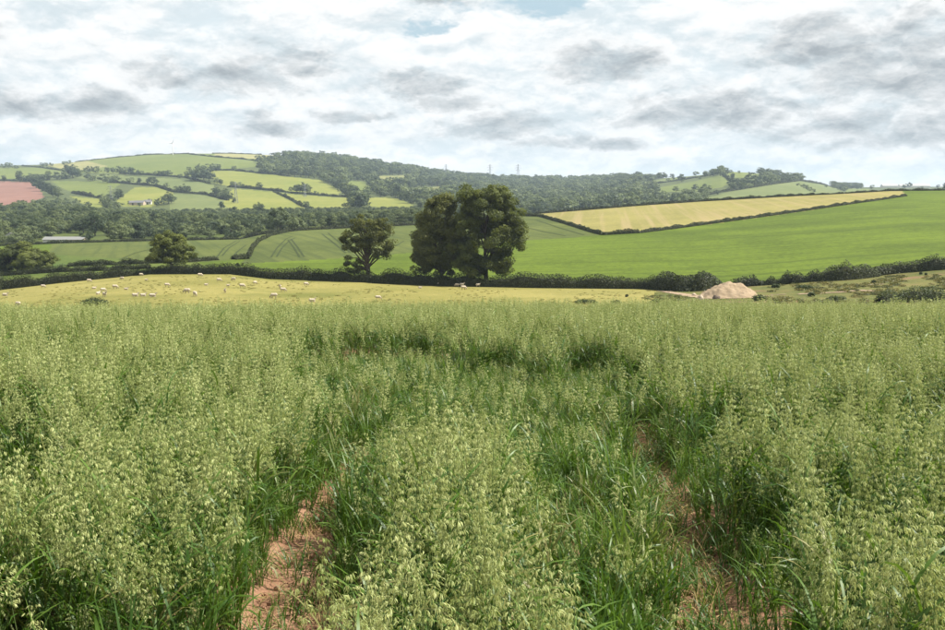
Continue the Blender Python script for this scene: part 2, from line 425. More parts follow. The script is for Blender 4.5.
# ------------------------------------------------------------------ terrain, split into fields
HILL = [('ploughed_field', 'h_red', [(-40, 181), (0, 181), (30, 182), (40, 190), (44, 197), (25, 205), (-40, 206)]),
        ('hill_pasture', 'h_green', [(-40, 168), (36, 167.5), (62, 171), (55, 177), (-40, 180)]),
        ('hill_pasture', 'h_straw', [(37, 163), (75, 160), (100, 157), (120, 160), (108, 167), (85, 170), (62, 169)]),
        ('hill_pasture', 'h_green', [(75, 158), (108, 166), (85, 170), (75, 173), (145, 174), (185, 177), (210, 171), (262, 166), (262, 150), (150, 150)]),
        ('hill_pasture', 'h_straw', [(215, 148), (290, 148), (282, 156), (258, 159), (215, 156)]),
        ('hill_pasture', 'h_green', [(50, 181), (102, 181), (120, 184), (103, 197), (92, 197), (64, 189)]),
        ('hill_pasture', 'h_lime', [(70, 196), (101, 199), (104, 207), (90, 208)]),
        ('hill_pasture', 'h_grey', [(60, 176), (120, 174), (130, 176), (195, 180), (215, 185), (213, 193.5), (175, 191), (155, 186), (125, 181), (102, 180.5)]),
        ('hill_pasture', 'h_lime', [(135, 187), (165, 187.5), (173, 193), (168, 203), (150, 207), (115, 206), (118, 199)]),
        ('hill_pasture', 'h_grey', [(174, 194), (205, 195), (229, 201), (229, 213), (172, 213), (169, 204)]),
        ('hill_pasture', 'h_lime', [(211, 171), (228, 170.5), (262, 173.5), (320, 180), (341, 191), (338, 196.5), (300, 193.5), (272, 190), (232, 187), (216, 183)]),
        ('hill_pasture', 'h_lime', [(232, 188.5), (272, 191.5), (313, 212), (235, 213), (222, 204)]),
        ('hill_pasture', 'h_lime', [(275, 192), (300, 195), (345, 198), (352, 197), (352, 207), (320, 208), (312, 210)]),
        ('hill_pasture', 'h_lime', [(362, 198), (390, 197), (405, 201), (418, 208), (400, 211), (370, 206)]),
        ('hill_pasture', 'h_green', [(350, 181), (366, 181.5), (373, 189), (360, 191), (344, 187)]),
        ('hill_pasture', 'h_olive', [(374, 176), (417, 175), (400, 181.5), (373, 184)]),
        ('hill_pasture', 'h_olive', [(404, 190), (446, 185.5), (440, 192), (407, 193.5)]),
        ('hill_pasture', 'h_green', [(655, 188), (700, 180), (719, 175), (731, 182), (722, 187), (700, 191), (660, 192)]),
        ('hill_pasture', 'h_green', [(721, 171), (762, 171), (758, 177.5), (735, 177.5)]),
        ('hill_pasture', 'h_grey', [(690, 203), (705, 198), (731, 191.5), (790, 182), (803, 180.5), (830, 185), (846, 193), (846, 200)]),
        ('hill_pasture', 'h_grey', [(632, 184), (690, 174), (712, 171.5), (712, 173.5), (660, 182)]),
        ('hill_pasture', 'h_green', [(846, 188), (870, 189), (870, 195), (846, 194)])]
MID = [('crop_field', 'crop', [(50, 250), (55, 225), (268, 225), (252, 240), (245, 259), (190, 263), (70, 270), (55, 268)]),
       ('crop_field', 'crop', [(268, 225), (420, 210), (532, 205), (606, 235), (560, 238), (520, 241), (415, 252.5), (330, 259), (240, 264), (245, 259), (252, 240)]),
       ('hay_field', 'hay', [(535, 200), (540, 216), (602, 234.3), (640, 232.8), (720, 222.8), (800, 211.8), (850, 204.3), (907, 195.5), (890, 180), (700, 190)]),
       ('grass_strip', 'strip', [(-330, 330), (-330, 255), (60, 255), (190, 262.5), (215, 266), (222, 276), (0, 300)])]
NEARF = [('rough_grass', 'rough', [(655, 320), (655, 292), (690, 288), (760, 278), (1300, 230), (1300, 320)])]

def build_terrain():
    q_in = np.linspace(float(pix_dir(-70, 230)[0]), float(pix_dir(1015, 230)[0]), 560)
    q = np.concatenate([np.linspace(-1.25, q_in[0], 24)[:-1], q_in, np.linspace(q_in[-1], 1.25, 24)[1:]])
    Yk, Zk = knots(q)
    rows = [14, 30, 76, 26, 96, 8, 6]
    Ys, seg = [], []
    for k, n in enumerate(rows):
        for i in range(n):
            Ys.append(Yk[k] + (Yk[k + 1] - Yk[k]) * i / n); seg.append(k)
    Ys.append(Yk[7]); Ys = np.stack(Ys); seg = np.array(seg)
    Q = np.broadcast_to(q, Ys.shape)
    Z = terr(Q, Ys) + CAMZ
    nr, nc = Ys.shape
    V = np.stack([Q * Ys, Ys, Z], -1).reshape(-1, 3)
    idx = np.arange(nr * nc).reshape(nr, nc)
    quads = np.stack([idx[:-1, :-1], idx[:-1, 1:], idx[1:, 1:], idx[1:, :-1]], -1)
    cY = (Ys[:-1, :-1] + Ys[1:, 1:]) / 2; cQ = (Q[:-1, :-1] + Q[:-1, 1:]) / 2
    cS = (terr(cQ, cY)) / cY
    cpx, cpy = to_pix(cQ, cS)
    lab = np.zeros(cpx.shape, int); sg = np.broadcast_to(seg[:, None], cpx.shape)
    defs = [('valley_ground', 'woodfloor'), ('sheep_pasture', 'pasture'), ('green_field', 'bright'), ('valley_ground', 'valley')]
    lab[sg <= 1] = 1; lab[sg == 2] = 2; lab[sg == 3] = 3
    for layer, lst in ((4, HILL), (2, MID), (1, NEARF)):
        for nm, mt, poly in lst:
            defs.append((nm, mt))
            inside = inpoly(cpx, cpy, poly) & ((sg == layer) if layer != 1 else (sg <= 1))
            lab[inside] = len(defs) - 1
    for i, (nm, mt) in enumerate(defs):
        f = quads[lab == i]
        if not len(f): continue
        used, inv = np.unique(f, return_inverse=True)
        me = fast_mesh(nm, V[used], inv.reshape(-1, 4), [M[mt]])
        tag(link(nm, me), kind='structure')
build_terrain()

# near ground: the red soil the oats stand in, reaching past the brow and behind the photographer
RNG = np.random.default_rng(7)
SOIL_L = [(205, 700), (234, 640), (258, 590), (292, 532), (324, 492), (350, 466), (384, 444), (388, 452), (356, 490), (340, 560), (326, 640), (318, 700)]
SOIL_R = [(622, 425), (628, 470), (648, 530), (670, 590), (672, 700), (775, 700), (745, 600), (712, 545), (680, 490), (652, 430)]
def world_poly(pts, hgt): return [near_hit(x, y, hgt) for x, y in pts]
WSL, WSR = world_poly(SOIL_L, 0), world_poly(SOIL_R, 0)
def build_near():
    xs = np.concatenate([[-900, -400, -160, -75], np.linspace(-50, -7, 30)[:-1], np.linspace(-7, 7, 200), np.linspace(7, 50, 30)[1:], [75, 160, 400, 900]])
    ys = np.concatenate([[-500, -200, -60, -15, -5, 0], np.linspace(.8, 14, 190), np.linspace(14, 50.3, 40)[1:]])
    X, Y = np.meshgrid(xs, ys)
    Z = near_z(X, Y)
    fine = (np.abs(X) < 7.5) & (Y > 0) & (Y < 14.5)
    tr = inpoly(X, Y, WSL) | inpoly(X, Y, WSR)
    nz = np.array([mnoise.fractal((x * 2.2, y * 2.2, 0), 1.0, 2.0, 5) if f else 0 for x, y, f in zip(X.ravel(), Y.ravel(), fine.ravel())]).reshape(X.shape)
    Z = Z + nz * .028 - tr * .035
    V = np.stack([X, Y, Z], -1).reshape(-1, 3)
    nr, nc = X.shape; idx = np.arange(nr * nc).reshape(nr, nc)
    f = np.stack([idx[:-1, :-1], idx[:-1, 1:], idx[1:, 1:], idx[1:, :-1]], -1).reshape(-1, 4)
    tag(link('soil_ground', fast_mesh('soil_ground', V, f, [M['soil']])), kind='structure')
build_near()

# tramlines and tracks lie as ribbons on the fields
def ribbon(name, pix, width, m, lift=.06, lo=55, hi=2600, jit=0.0):
    P = []
    for (x0, y0), (x1, y1) in zip(pix[:-1], pix[1:]):
        n = max(2, int(math.hypot(x1 - x0, y1 - y0) / 2))
        P += [(x0 + (x1 - x0) * i / n, y0 + (y1 - y0) * i / n) for i in range(n)]
    P.append(pix[-1])
    p = np.array([pos(x, y, lo, hi) for x, y in P])
    t = np.gradient(p[:, :2], axis=0); t /= np.linalg.norm(t, axis=1)[:, None] + 1e-9
    nrm = np.stack([-t[:, 1], t[:, 0]], 1)
    w = width * (1 + jit * RNG.uniform(-1, 1, len(p)))[:, None]
    rowsv = []
    for k in np.linspace(-.5, .5, 5):
        xy = p[:, :2] + nrm * w * k
        rowsv.append(np.column_stack([xy, zat(xy[:, 0], xy[:, 1]) + lift]))
    V = np.stack(rowsv, 1).reshape(-1, 3); n = len(p)
    f = [(i * 5 + j, i * 5 + j + 1, i * 5 + j + 6, i * 5 + j + 5) for i in range(n - 1) for j in range(4)]
    tag(link(name, fast_mesh(name, V, np.array(f), [m])), kind='structure')
TL = [[(271, 257.5), (277, 248), (286, 239), (293, 236)], [(276.5, 257), (282, 248), (289, 241), (295, 238)],
      [(299.5, 257), (294, 248), (288, 240)], [(304, 257), (298, 248), (291, 239)],
      [(345.5, 253), (335, 244), (322, 234)], [(350, 252.5), (340, 243), (328, 233)],
      [(217, 257), (224, 248), (236, 241)], [(222, 256), (229, 248), (240, 241)], [(232, 258), (237, 252), (246, 245)],
      [(396, 246), (404, 241)], [(119, 260), (135, 253), (160, 247)], [(524, 227), (545, 232), (566, 236)], [(536, 220), (560, 228), (584, 235)]]
for t in TL: ribbon('wheel_track', t, .55, M['track'], lo=175)
ribbon('sand_track', [(664, 291.5), (680, 294), (700, 297), (725, 298.5), (750, 297.5), (768, 296)], 2.6, M['sandtrack'], jit=.35)
ribbon('sand_track', [(798, 294.5), (815, 293.5), (840, 292.5), (858, 290.5), (880, 291.5)], 1.5, M['sandtrack'], jit=.5)
ribbon('sand_track', [(863, 285.5), (874, 284.5), (884, 284.5)], .8, M['sandtrack'], jit=.5)
ribbon('sand_track', [(770, 295), (786, 294.6)], .8, M['sandtrack'], jit=.5)

# ------------------------------------------------------------------ trees
def tree_meshes(seed, H, lobes, K, per, leaf, leafmat, trunk_r=.022, base=.14, crad=(.07, .13), limbs=14, droop=0.0, rough=.4):
    """trunk with tapering limbs; a crown of leaf clumps gathered in uneven lobes. Sizes in fractions of H."""
    rng = np.random.default_rng(seed)
    vol = np.array([l[3] * l[4] * l[5] for l in lobes]); vol /= vol.sum()
    cc = []
    for _ in range(K):
        l = lobes[rng.choice(len(lobes), p=vol)]
        d = rng.normal(size=3); d /= np.linalg.norm(d)
        r = rng.uniform(.35, 1.0) ** .55
        cc.append(np.array(l[:3]) + d * r * np.array(l[3:]))
    cc = np.array(cc) * H
    B = MB()
    cen, nrm, siz = [], [], []
    for c in cc:
        rc = rng.uniform(*crad) * H
        n = int(per * rng.uniform(.6, 1.4))
        d = rng.normal(size=(n, 3)); d /= np.linalg.norm(d, axis=1)[:, None]
        rr = rc * (.25 + .75 * rng.uniform(0, 1, n) ** .6)[:, None]
        p = c + d * rr * np.array([1.05, 1.05, .72]); p[:, 2] -= droop * rr[:, 0]
        og = (p - np.array([0, 0, .5 * H])) / (.4 * H); cen.append(p); nrm.append(d * .8 + og * .6 + np.array([0, 0, .3]) + rng.normal(size=(n, 3)) * rough); siz.append(leaf * rng.uniform(.6, 1.35, n))
    B.cards(np.concatenate(cen), np.concatenate(nrm), np.concatenate(siz), rng, .7)
    crown = B.mesh('crown', [leafmat])
    T = MB()
    top = np.array([rng.uniform(-.03, .03), rng.uniform(-.03, .03), .72]) * H
    n = 8
    pts = [np.array([top[0] * t, top[1] * t, -.02 * H + (top[2] + .02 * H) * t]) + rng.normal(size=3) * np.array([.006, .006, 0]) * H * (t > 0) for t in np.linspace(0, 1, n)]
    rad = [trunk_r * H * (1.5 if i == 0 else 1) * (1 - .8 * i / (n - 1)) for i in range(n)]
    T.tube(pts, rad, 7)
    order = rng.permutation(K)[:limbs]
    for i in order:
        c = cc[i]; f = np.clip((c[2] / H) * rng.uniform(.35, .75), base, .6)
        s = np.array([top[0] * f / .72, top[1] * f / .72, f * H])
        mid = s * .45 + c * .55 + np.array([0, 0, .04 * H])
        r0 = trunk_r * H * .5 * (1 - f * .6)
        T.tube([s, s * .75 + mid * .25, mid, c], [r0, r0 * .8, r0 * .5, r0 * .15], 5)
    return T.mesh('trunk', [M['bark']]), crown
def plant_tree(name, meshes, loc, sc, rz, label, cat='tree', group=None, wide=1.0):
    o = empty(name, loc, rz, (sc * wide, sc * wide, sc))
    tag(o, label, cat, group)
    link('trunk', meshes[0], o); link('crown', meshes[1], o)
    return o

# the trees that stand out along the hedge
def on(px, py, dz=0.0, **kw):
    p = pos(px, py, **kw); p[2] += dz; return p
p = on(171, 273); H = px_m(p[1], 43)
tm = tree_meshes(11, H, [(0, 0, .60, .40, .36, .30), (-.34, .05, .42, .22, .22, .18), (.34, 0, .46, .20, .24, .18), (.05, .1, .80, .30, .28, .17), (-.1, -.15, .38, .32, .25, .16), (.2, -.1, .36, .2, .2, .12)],
                 125, 260, .30, M['treeleaf'], .035, .12, (.065, .105), rough=.75)
plant_tree('oak_tree', tm, p, 1, .3, 'dark round oak tree on the hedge left of the curving tramlines', wide=1.05)
# thinner tree with the visible trunk
p = on(368, 281.5); H = px_m(p[1], 70)
tm = tree_meshes(22, H, [(0, 0, .70, .25, .25, .26), (-.24, 0, .58, .15, .2, .16), (.24, 0, .52, .14, .2, .16), (-.22, .05, .30, .12, .15, .20), (.16, 0, .76, .18, .2, .17), (.22, 0, .36, .12, .12, .10), (-.14, 0, .80, .16, .18, .14), (-.16, 0, .2, .1, .1, .1)],
                 125, 170, .30, M['treeolive'], .036, .16, (.045, .08), 36, rough=.75)
plant_tree('ash_tree', tm, p, 1, 0, 'open-crowned olive tree with a visible dark trunk, left of the two tallest trees')
# the tall pair
p = on(442, 284.5); H = px_m(p[1], 96)
tm = tree_meshes(33, H, [(-.02, 0, .68, .21, .22, .26), (-.14, 0, .42, .16, .2, .26), (.10, 0, .40, .16, .2, .30), (-.15, .05, .62, .15, .18, .18), (.03, 0, .86, .12, .14, .10), (-.2, 0, .24, .12, .14, .13), (.08, -.05, .2, .16, .18, .14), (-.06, -.05, .18, .14, .14, .12)],
                 190, 280, .34, M['treeolive'], .022, .10, (.045, .08), 26, rough=.75)
plant_tree('tall_tree', tm, p, 1, .1, 'darker left tree of the tall pair rising from the hedge')
p = on(486, 285.0); H = px_m(p[1], 104)
tm = tree_meshes(44, H, [(0, 0, .70, .29, .28, .25), (-.18, 0, .45, .17, .22, .28), (.20, 0, .45, .17, .22, .24), (.02, -.05, .42, .22, .2, .28), (-.1, 0, .86, .18, .2, .11), (.12, 0, .85, .18, .2, .10), (.26, 0, .58, .12, .2, .18), (-.14, -.05, .2, .14, .16, .12), (.14, -.05, .22, .2, .16, .10), (-.24, 0, .3, .1, .12, .16)],
                 250, 300, .34, M['treeleaf'], .024, .08, (.045, .08), 26, rough=.75)
plant_tree('tall_tree', tm, p, 1, .15, 'broad green right tree of the tall pair rising from the hedge')

# tree shapes reused in the valley and on the hill
ROUND = [(0, 0, .58, .40, .40, .30), (-.2, .1, .45, .26, .26, .24), (.22, -.1, .48, .26, .26, .24), (0, 0, .78, .26, .26, .18)]
TALL = [(0, 0, .62, .27, .27, .34), (.1, 0, .40, .24, .24, .26), (-.12, .05, .5, .2, .2, .26)]
BUSHY = [(0, 0, .45, .5, .46, .36), (-.3, 0, .35, .3, .3, .28), (.3, .1, .38, .3, .3, .3), (.1, 0, .7, .3, .3, .24)]
WIDE = [(0, 0, .55, .5, .45, .30), (-.35, 0, .45, .28, .28, .22), (.36, 0, .47, .28, .3, .24), (.05, 0, .76, .34, .34, .18)]
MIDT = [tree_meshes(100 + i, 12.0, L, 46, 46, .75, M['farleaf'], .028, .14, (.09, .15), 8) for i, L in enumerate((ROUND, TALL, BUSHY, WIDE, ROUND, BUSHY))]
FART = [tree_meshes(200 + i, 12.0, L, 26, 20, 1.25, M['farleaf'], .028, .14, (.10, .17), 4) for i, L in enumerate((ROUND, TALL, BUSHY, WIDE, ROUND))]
rnd = random.Random(5)
def tree_at(px, py, hpx, label, kind=None, meshes=None, name='tree', group=None, lo=55, wide=1.0, sink=.2):
    p = pos(px, py, lo); H = px_m(p[1], hpx)
    ms = (meshes or FART); m = ms[kind if kind is not None else rnd.randrange(len(ms))]
    p[2] -= .06 * H + .2
    return plant_tree(name, m, p, H / 12.0, rnd.uniform(0, 6.28), label, 'tree', group, wide)

# big bushy trees at the left edge (nearer leaves)
NEARB = [tree_meshes(300 + i, 6.0, L, 80, 210, .24, M['treeleaf'], .03, .1, (.08, .14), 8) for i, L in enumerate((BUSHY, WIDE, ROUND))]
for i, (x, y, hp, k, lb) in enumerate([(-18, 276, 34, 0, 'bushy tree cut off by the left edge above the hedge'),
                                       (9, 274, 35, 1, 'tall bushy tree nearest the left edge, above the double hedge'),
                                       (30, 272, 33, 0, 'middle bushy tree of the dark thicket at the left edge'),
                                       (46, 271, 22, 2, 'lowest rounded bush at the right end of the left-edge thicket')]):
    p = on(x, y, lo=188); H = px_m(p[1], hp)
    p[2] -= .16 * H
    plant_tree('bushy_tree', NEARB[k], p, H * 1.12 / 6.0, rnd.uniform(0, 6), lb, 'tree', 'thicket at the left edge', 1.1)

# named single trees in the valley
for x, y, hp, k, lb in [(280, 231, 26, 0, 'large dark round tree above the crop field, left of the hillside wood'),
                        (95, 236, 27, 0, 'large dark rounded tree in the valley behind the pale barn'),
                        (86, 240, 14, 2, 'pale olive dome-shaped bush beside the long pale barn'),
                        (113, 241, 17, 1, 'bright rounded bush right of the long pale barn'),
                        (122, 240, 20, 3, 'dark tree just right of the bright rounded bush by the barn'),
                        (50, 239, 20, 1, 'yellow-green tree standing behind the left end of the pale barn'),
                        (36, 238, 22, 4, 'yellow-green tree left of the pale barn'),
                        (3, 240, 22, 0, 'green tree at the left edge beside the small white gable')]:
    tree_at(x, y, hp, lb, k, MIDT, 'valley_tree', 'trees around the valley farm', 380)

# rows of trees on the far hillside
ROWS = [
 ('the row atop the red ploughed field', [(4, 182, 7), (20, 182, 11), (28, 181.5, 9), (35, 182, 9), (42, 182, 8), (49, 180, 9)]),
 ('the line right of the red ploughed field', [(36, 188, 11), (42, 191, 11), (48, 194, 11), (53, 196.5, 11), (58, 197.5, 10)]),
 ('the dark clump above the red ploughed field', [(62, 179, 11), (67, 178, 13), (73, 178, 13), (77, 176.5, 11)]),
 ('the broken row below the top hill pasture', [(86, 173, 6), (90, 172.5, 7), (96, 173, 8), (107, 172.5, 6), (113, 173, 6), (119, 174, 8), (125, 174.5, 8), (131, 175, 8), (134, 175, 8), (141, 175, 5)]),
 ('the second row above the round lime field', [(88, 181, 8), (93, 181, 7), (103, 182, 8), (110, 182.5, 9), (116, 183, 8), (130, 183, 7), (139, 184.5, 7), (152, 185, 9), (166, 187, 5)]),
 ('the short flat-topped row under the turbine', [(157, 176, 6), (161, 176, 6), (165, 176, 6), (169, 176, 6), (180, 178, 5)]),
 ('the dark copse right of the turbine', [(187, 177, 6), (189, 171, 5), (193, 180, 11), (198, 181, 15), (204, 181, 12), (209, 181, 10), (200, 173, 9), (207, 172, 9), (213, 171, 8), (217, 170.5, 7), (217, 184, 7), (221, 185, 6)]),
 ('the hedge between the middle hill fields', [(177, 191, 6), (182, 192, 9), (187, 192.5, 8), (216, 194, 9), (222, 197, 8), (227, 199, 10), (226, 195, 7)]),
 ('the trees round the hillside farm', [(161, 205, 8), (168, 204, 12), (171, 203, 9), (157, 206, 6), (130, 205, 5), (150, 202, 4), (139, 206, 4)]),
 ('the clump left of the hillside farm', [(104, 204, 11), (111, 201, 8), (119, 199, 10), (108, 210, 12), (116, 211, 13), (88, 207, 6)]),
 ('the clump beside the right-hand lime field', [(222, 209, 8), (225, 196, 6), (233, 187, 6), (239, 187, 6), (244, 188, 5), (259, 188, 6), (250, 188.5, 4)]),
 ('the row splitting the right-hand lime fields', [(291, 191, 5), (297, 193, 9), (302, 193.5, 11), (307, 194, 10), (316, 195, 5), (330, 196.5, 3), (281, 191, 3)]),
 ('the scatter over the right-hand lime fields', [(258, 212, 10), (262, 213, 9), (306, 207, 7), (234, 203, 6), (235, 212, 6), (346, 208, 6), (353, 209, 5)]),
 ('the skyline row left of the turbine', [(3, 168, 5), (9, 168, 6), (42, 166, 4), (46, 166, 4), (51, 166, 4), (64, 164.5, 4), (69, 164, 4.5), (16, 168.5, 4)]),
 ('the left corner of the hillside wood', [(234, 170, 5), (258, 163, 8), (263, 172, 14), (268, 172.5, 11), (274, 162, 6)]),
 ('the tufts on the long wooded skyline', [(309, 154, 5), (386, 165, 4), (406, 172, 5), (413, 173, 5), (425, 176, 5), (464, 179, 7), (627, 180, 5), (637, 180, 5), (645, 180, 6), (662, 178, 5), (672, 178, 5)]),
 ('the bushes on the small right-hand hill', [(695, 191, 7), (709, 191, 6), (676, 192, 6), (741, 184, 5), (733, 187, 9), (765, 178, 4)]),
 ('the crown topping the right-hand hill', [(707, 175, 4), (711, 174, 5), (716, 173, 5), (722, 172.5, 7), (726, 172.5, 6), (731, 173, 4), (739, 173, 3)]),
 ('the pale clump ending the right-hand hill crest', [(788, 179, 5), (793, 180, 8), (797, 180.5, 8), (801, 181, 8)]),
 ('the bushy line crossing the right-hand hill', [(803, 187, 4), (806, 189, 5), (810, 191, 5), (814, 192, 4), (798, 185.5, 3)]),
 ('the skyline row at the far right', [(826, 187, 3), (834, 188, 5), (842, 189, 5), (850, 189, 5), (857, 189, 5), (872, 189, 5), (905, 188, 5), (910, 188, 6), (922, 188.5, 3), (938, 188, 4)]),
]
ORD = ['first', 'second', 'third', 'fourth', 'fifth', 'sixth', 'seventh', 'eighth', 'ninth', 'tenth', 'eleventh', 'twelfth']
for where, lst in ROWS:
    order = sorted(range(len(lst)), key=lambda i: lst[i][0])
    for rank, i in enumerate(order):
        x, y, hp = lst[i]
        w = 'leftmost' if rank == 0 else 'rightmost' if rank == len(lst) - 1 else ORD[rank]
        lb = f'{w} tree in {where}' if w in ('leftmost', 'rightmost') else f'{w} tree from the left in {where}'
        tree_at(x, y, hp * 1.12, lb, (2 if hp < 6 else None), FART if hp < 9 else MIDT, 'hillside_tree', where, 430 if not (820 < x) else 600, wide=rnd.uniform(1.0, 1.3))

# ------------------------------------------------------------------ woods and thickets
def gn_scatter(name, pts, rot, scl, idx, protos):
    """one object: points carrying rotation, size and shape number, each drawn as one of the given meshes"""
    c = bpy.data.collections.new(name + '_shapes')
    for i, me in enumerate(protos):
        o = bpy.data.objects.new('%s_shape_%02d' % (name, i), me); c.objects.link(o)
    me = bpy.data.meshes.new(name)
    n = len(pts)
    me.vertices.add(n); me.vertices.foreach_set('co', np.asarray(pts, np.float32).ravel())
    a = me.attributes.new('rot', 'FLOAT_VECTOR', 'POINT'); a.data.foreach_set('vector', np.asarray(rot, np.float32).ravel())
    a = me.attributes.new('scl', 'FLOAT_VECTOR', 'POINT'); a.data.foreach_set('vector', np.asarray(scl, np.float32).ravel())
    a = me.attributes.new('idx', 'INT', 'POINT'); a.data.foreach_set('value', np.asarray(idx, np.int32))
    o = link(name, me)
    ng = bpy.data.node_groups.new(name + '_nodes', 'GeometryNodeTree')
    ng.interface.new_socket('Geometry', in_out='INPUT', socket_type='NodeSocketGeometry')
    ng.interface.new_socket('Geometry', in_out='OUTPUT', socket_type='NodeSocketGeometry')
    gi = ng.nodes.new('NodeGroupInput'); go = ng.nodes.new('NodeGroupOutput')
    ci = ng.nodes.new('GeometryNodeCollectionInfo'); ci.inputs['Collection'].default_value = c
    ci.inputs['Separate Children'].default_value = True; ci.inputs['Reset Children'].default_value = True
    ip = ng.nodes.new('GeometryNodeInstanceOnPoints'); ip.inputs['Pick Instance'].default_value = True
    def attr(nm, dt):
        nd = ng.nodes.new('GeometryNodeInputNamedAttribute'); nd.data_type = dt; nd.inputs['Name'].default_value = nm
        return nd.outputs['Attribute']
    L = ng.links.new
    L(gi.outputs[0], ip.inputs['Points']); L(ci.outputs[0], ip.inputs['Instance'])
    L(attr('idx', 'INT'), ip.inputs['Instance Index'])
    L(attr('rot', 'FLOAT_VECTOR'), ip.inputs['Rotation']); L(attr('scl', 'FLOAT_VECTOR'), ip.inputs['Scale'])
    L(ip.outputs[0], go.inputs[0])
    md = o.modifiers.new('scatter', 'NODES'); md.node_group = ng
    return o
def joined(trunk, crown, name):
    bm = bmesh.new(); bm.from_mesh(trunk); k = len(bm.faces); bm.from_mesh(crown)
    bm.faces.ensure_lookup_table()
    for f in bm.faces[k:]: f.material_index = 1
    me = bpy.data.meshes.new(name); bm.to_mesh(me); bm.free()
    me.materials.append(M['bark']); me.materials.append(M['farleaf'])
    return me
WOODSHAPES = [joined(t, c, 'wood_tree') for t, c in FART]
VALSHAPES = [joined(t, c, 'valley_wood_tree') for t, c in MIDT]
def jitter_points(qlo, qhi, ylo, yhi, sp, rng):
    P = []
    y = ylo
    while y < yhi:
        xs = np.arange(qlo * y, qhi * y, sp)
        P.append(np.column_stack([xs + rng.uniform(-.5, .5, len(xs)) * sp, np.full(len(xs), y) + rng.uniform(-.5, .5, len(xs)) * sp]))
        y += sp
    return np.concatenate(P)
def layer_of(q, Y):
    Yk, _ = knots(q); return (Yk <= Y).sum(0) - 1
HILLPOLYS = [h[2] for h in HILL]
OPEN_HILL = [(-400, 140), (256, 140), (256, 172), (215, 184), (232, 215), (310, 214), (352, 208), (345, 197), (300, 190), (290, 176), (262, 172), (262, 160)]
TLX = [-50, 0, 60, 100, 130, 230, 258, 262, 330, 420]; TLY = [197, 198, 199, 206, 208, 213, 214, 150, 150, 150]
TVX = [-50, 0, 60, 100, 130, 230, 280, 330, 420]; TVY = [199, 200, 202, 207, 208, 213, 213, 211, 207]
def far_wood():
    rng = np.random.default_rng(31)
    P = jitter_points(-.62, .62, 780, 2420, 13.0, rng)
    q = P[:, 0] / P[:, 1]; Y = P[:, 1]
    Yk, _ = knots(q)
    s = terr(q, Y) / Y; px, py = to_pix(q, s)
    ok = (Y > Yk[4] - 10) & (Y < Yk[5] + 25)
    mpp = F / Y
    for pl in HILLPOLYS:
        ok &= ~inpoly(px, py, pl)
        for up in (3.5, 7.0): ok &= ~(inpoly(px, py - up * mpp, pl) & (rng.uniform(size=len(px)) < .86))
    wood = (px > 258) | (py > 206) | ((px < 118) & (py > 199.5))
    edge = (px > 228) & (px < 262) & (py > 189)
    wood &= ~edge
    wood &= ~((px > 705) & (px < 850) & (py > 178) & (rng.uniform(size=len(px)) < .45))
    wood &= ~((px > 862) & (px < 945))
    hedgey = (~wood) & (rng.uniform(size=len(px)) < .03)
    ok &= (wood | (hedgey & (py > 198)))
    P = P[ok]; n = len(P); px = px[ok]; py = py[ok]
    sc = (.55 + 1.0 * rng.uniform(0, 1, n) ** 1.4) * np.where(px > 640, .72, 1.0)
    lim = np.interp(px, TLX, TLY); cap = np.where(px < 425, np.maximum(.3, (py - lim) * P[:, 1] / F / 12.0), 9)
    sc = np.minimum(sc, cap)
    pts = np.column_stack([P, zat(P[:, 0], P[:, 1]) - .6])
    w = rng.uniform(1.0, 1.4, n)
    o = gn_scatter('hillside_woodland', pts, np.column_stack([np.zeros((n, 2)), rng.uniform(0, 6.28, n)]), np.column_stack([sc * w, sc * w, sc]), rng.integers(0, len(WOODSHAPES), n), WOODSHAPES)
    tag(o, 'blue-green broadleaf wood spread over the far hillside and ridge', 'woodland', kind='stuff')
far_wood()
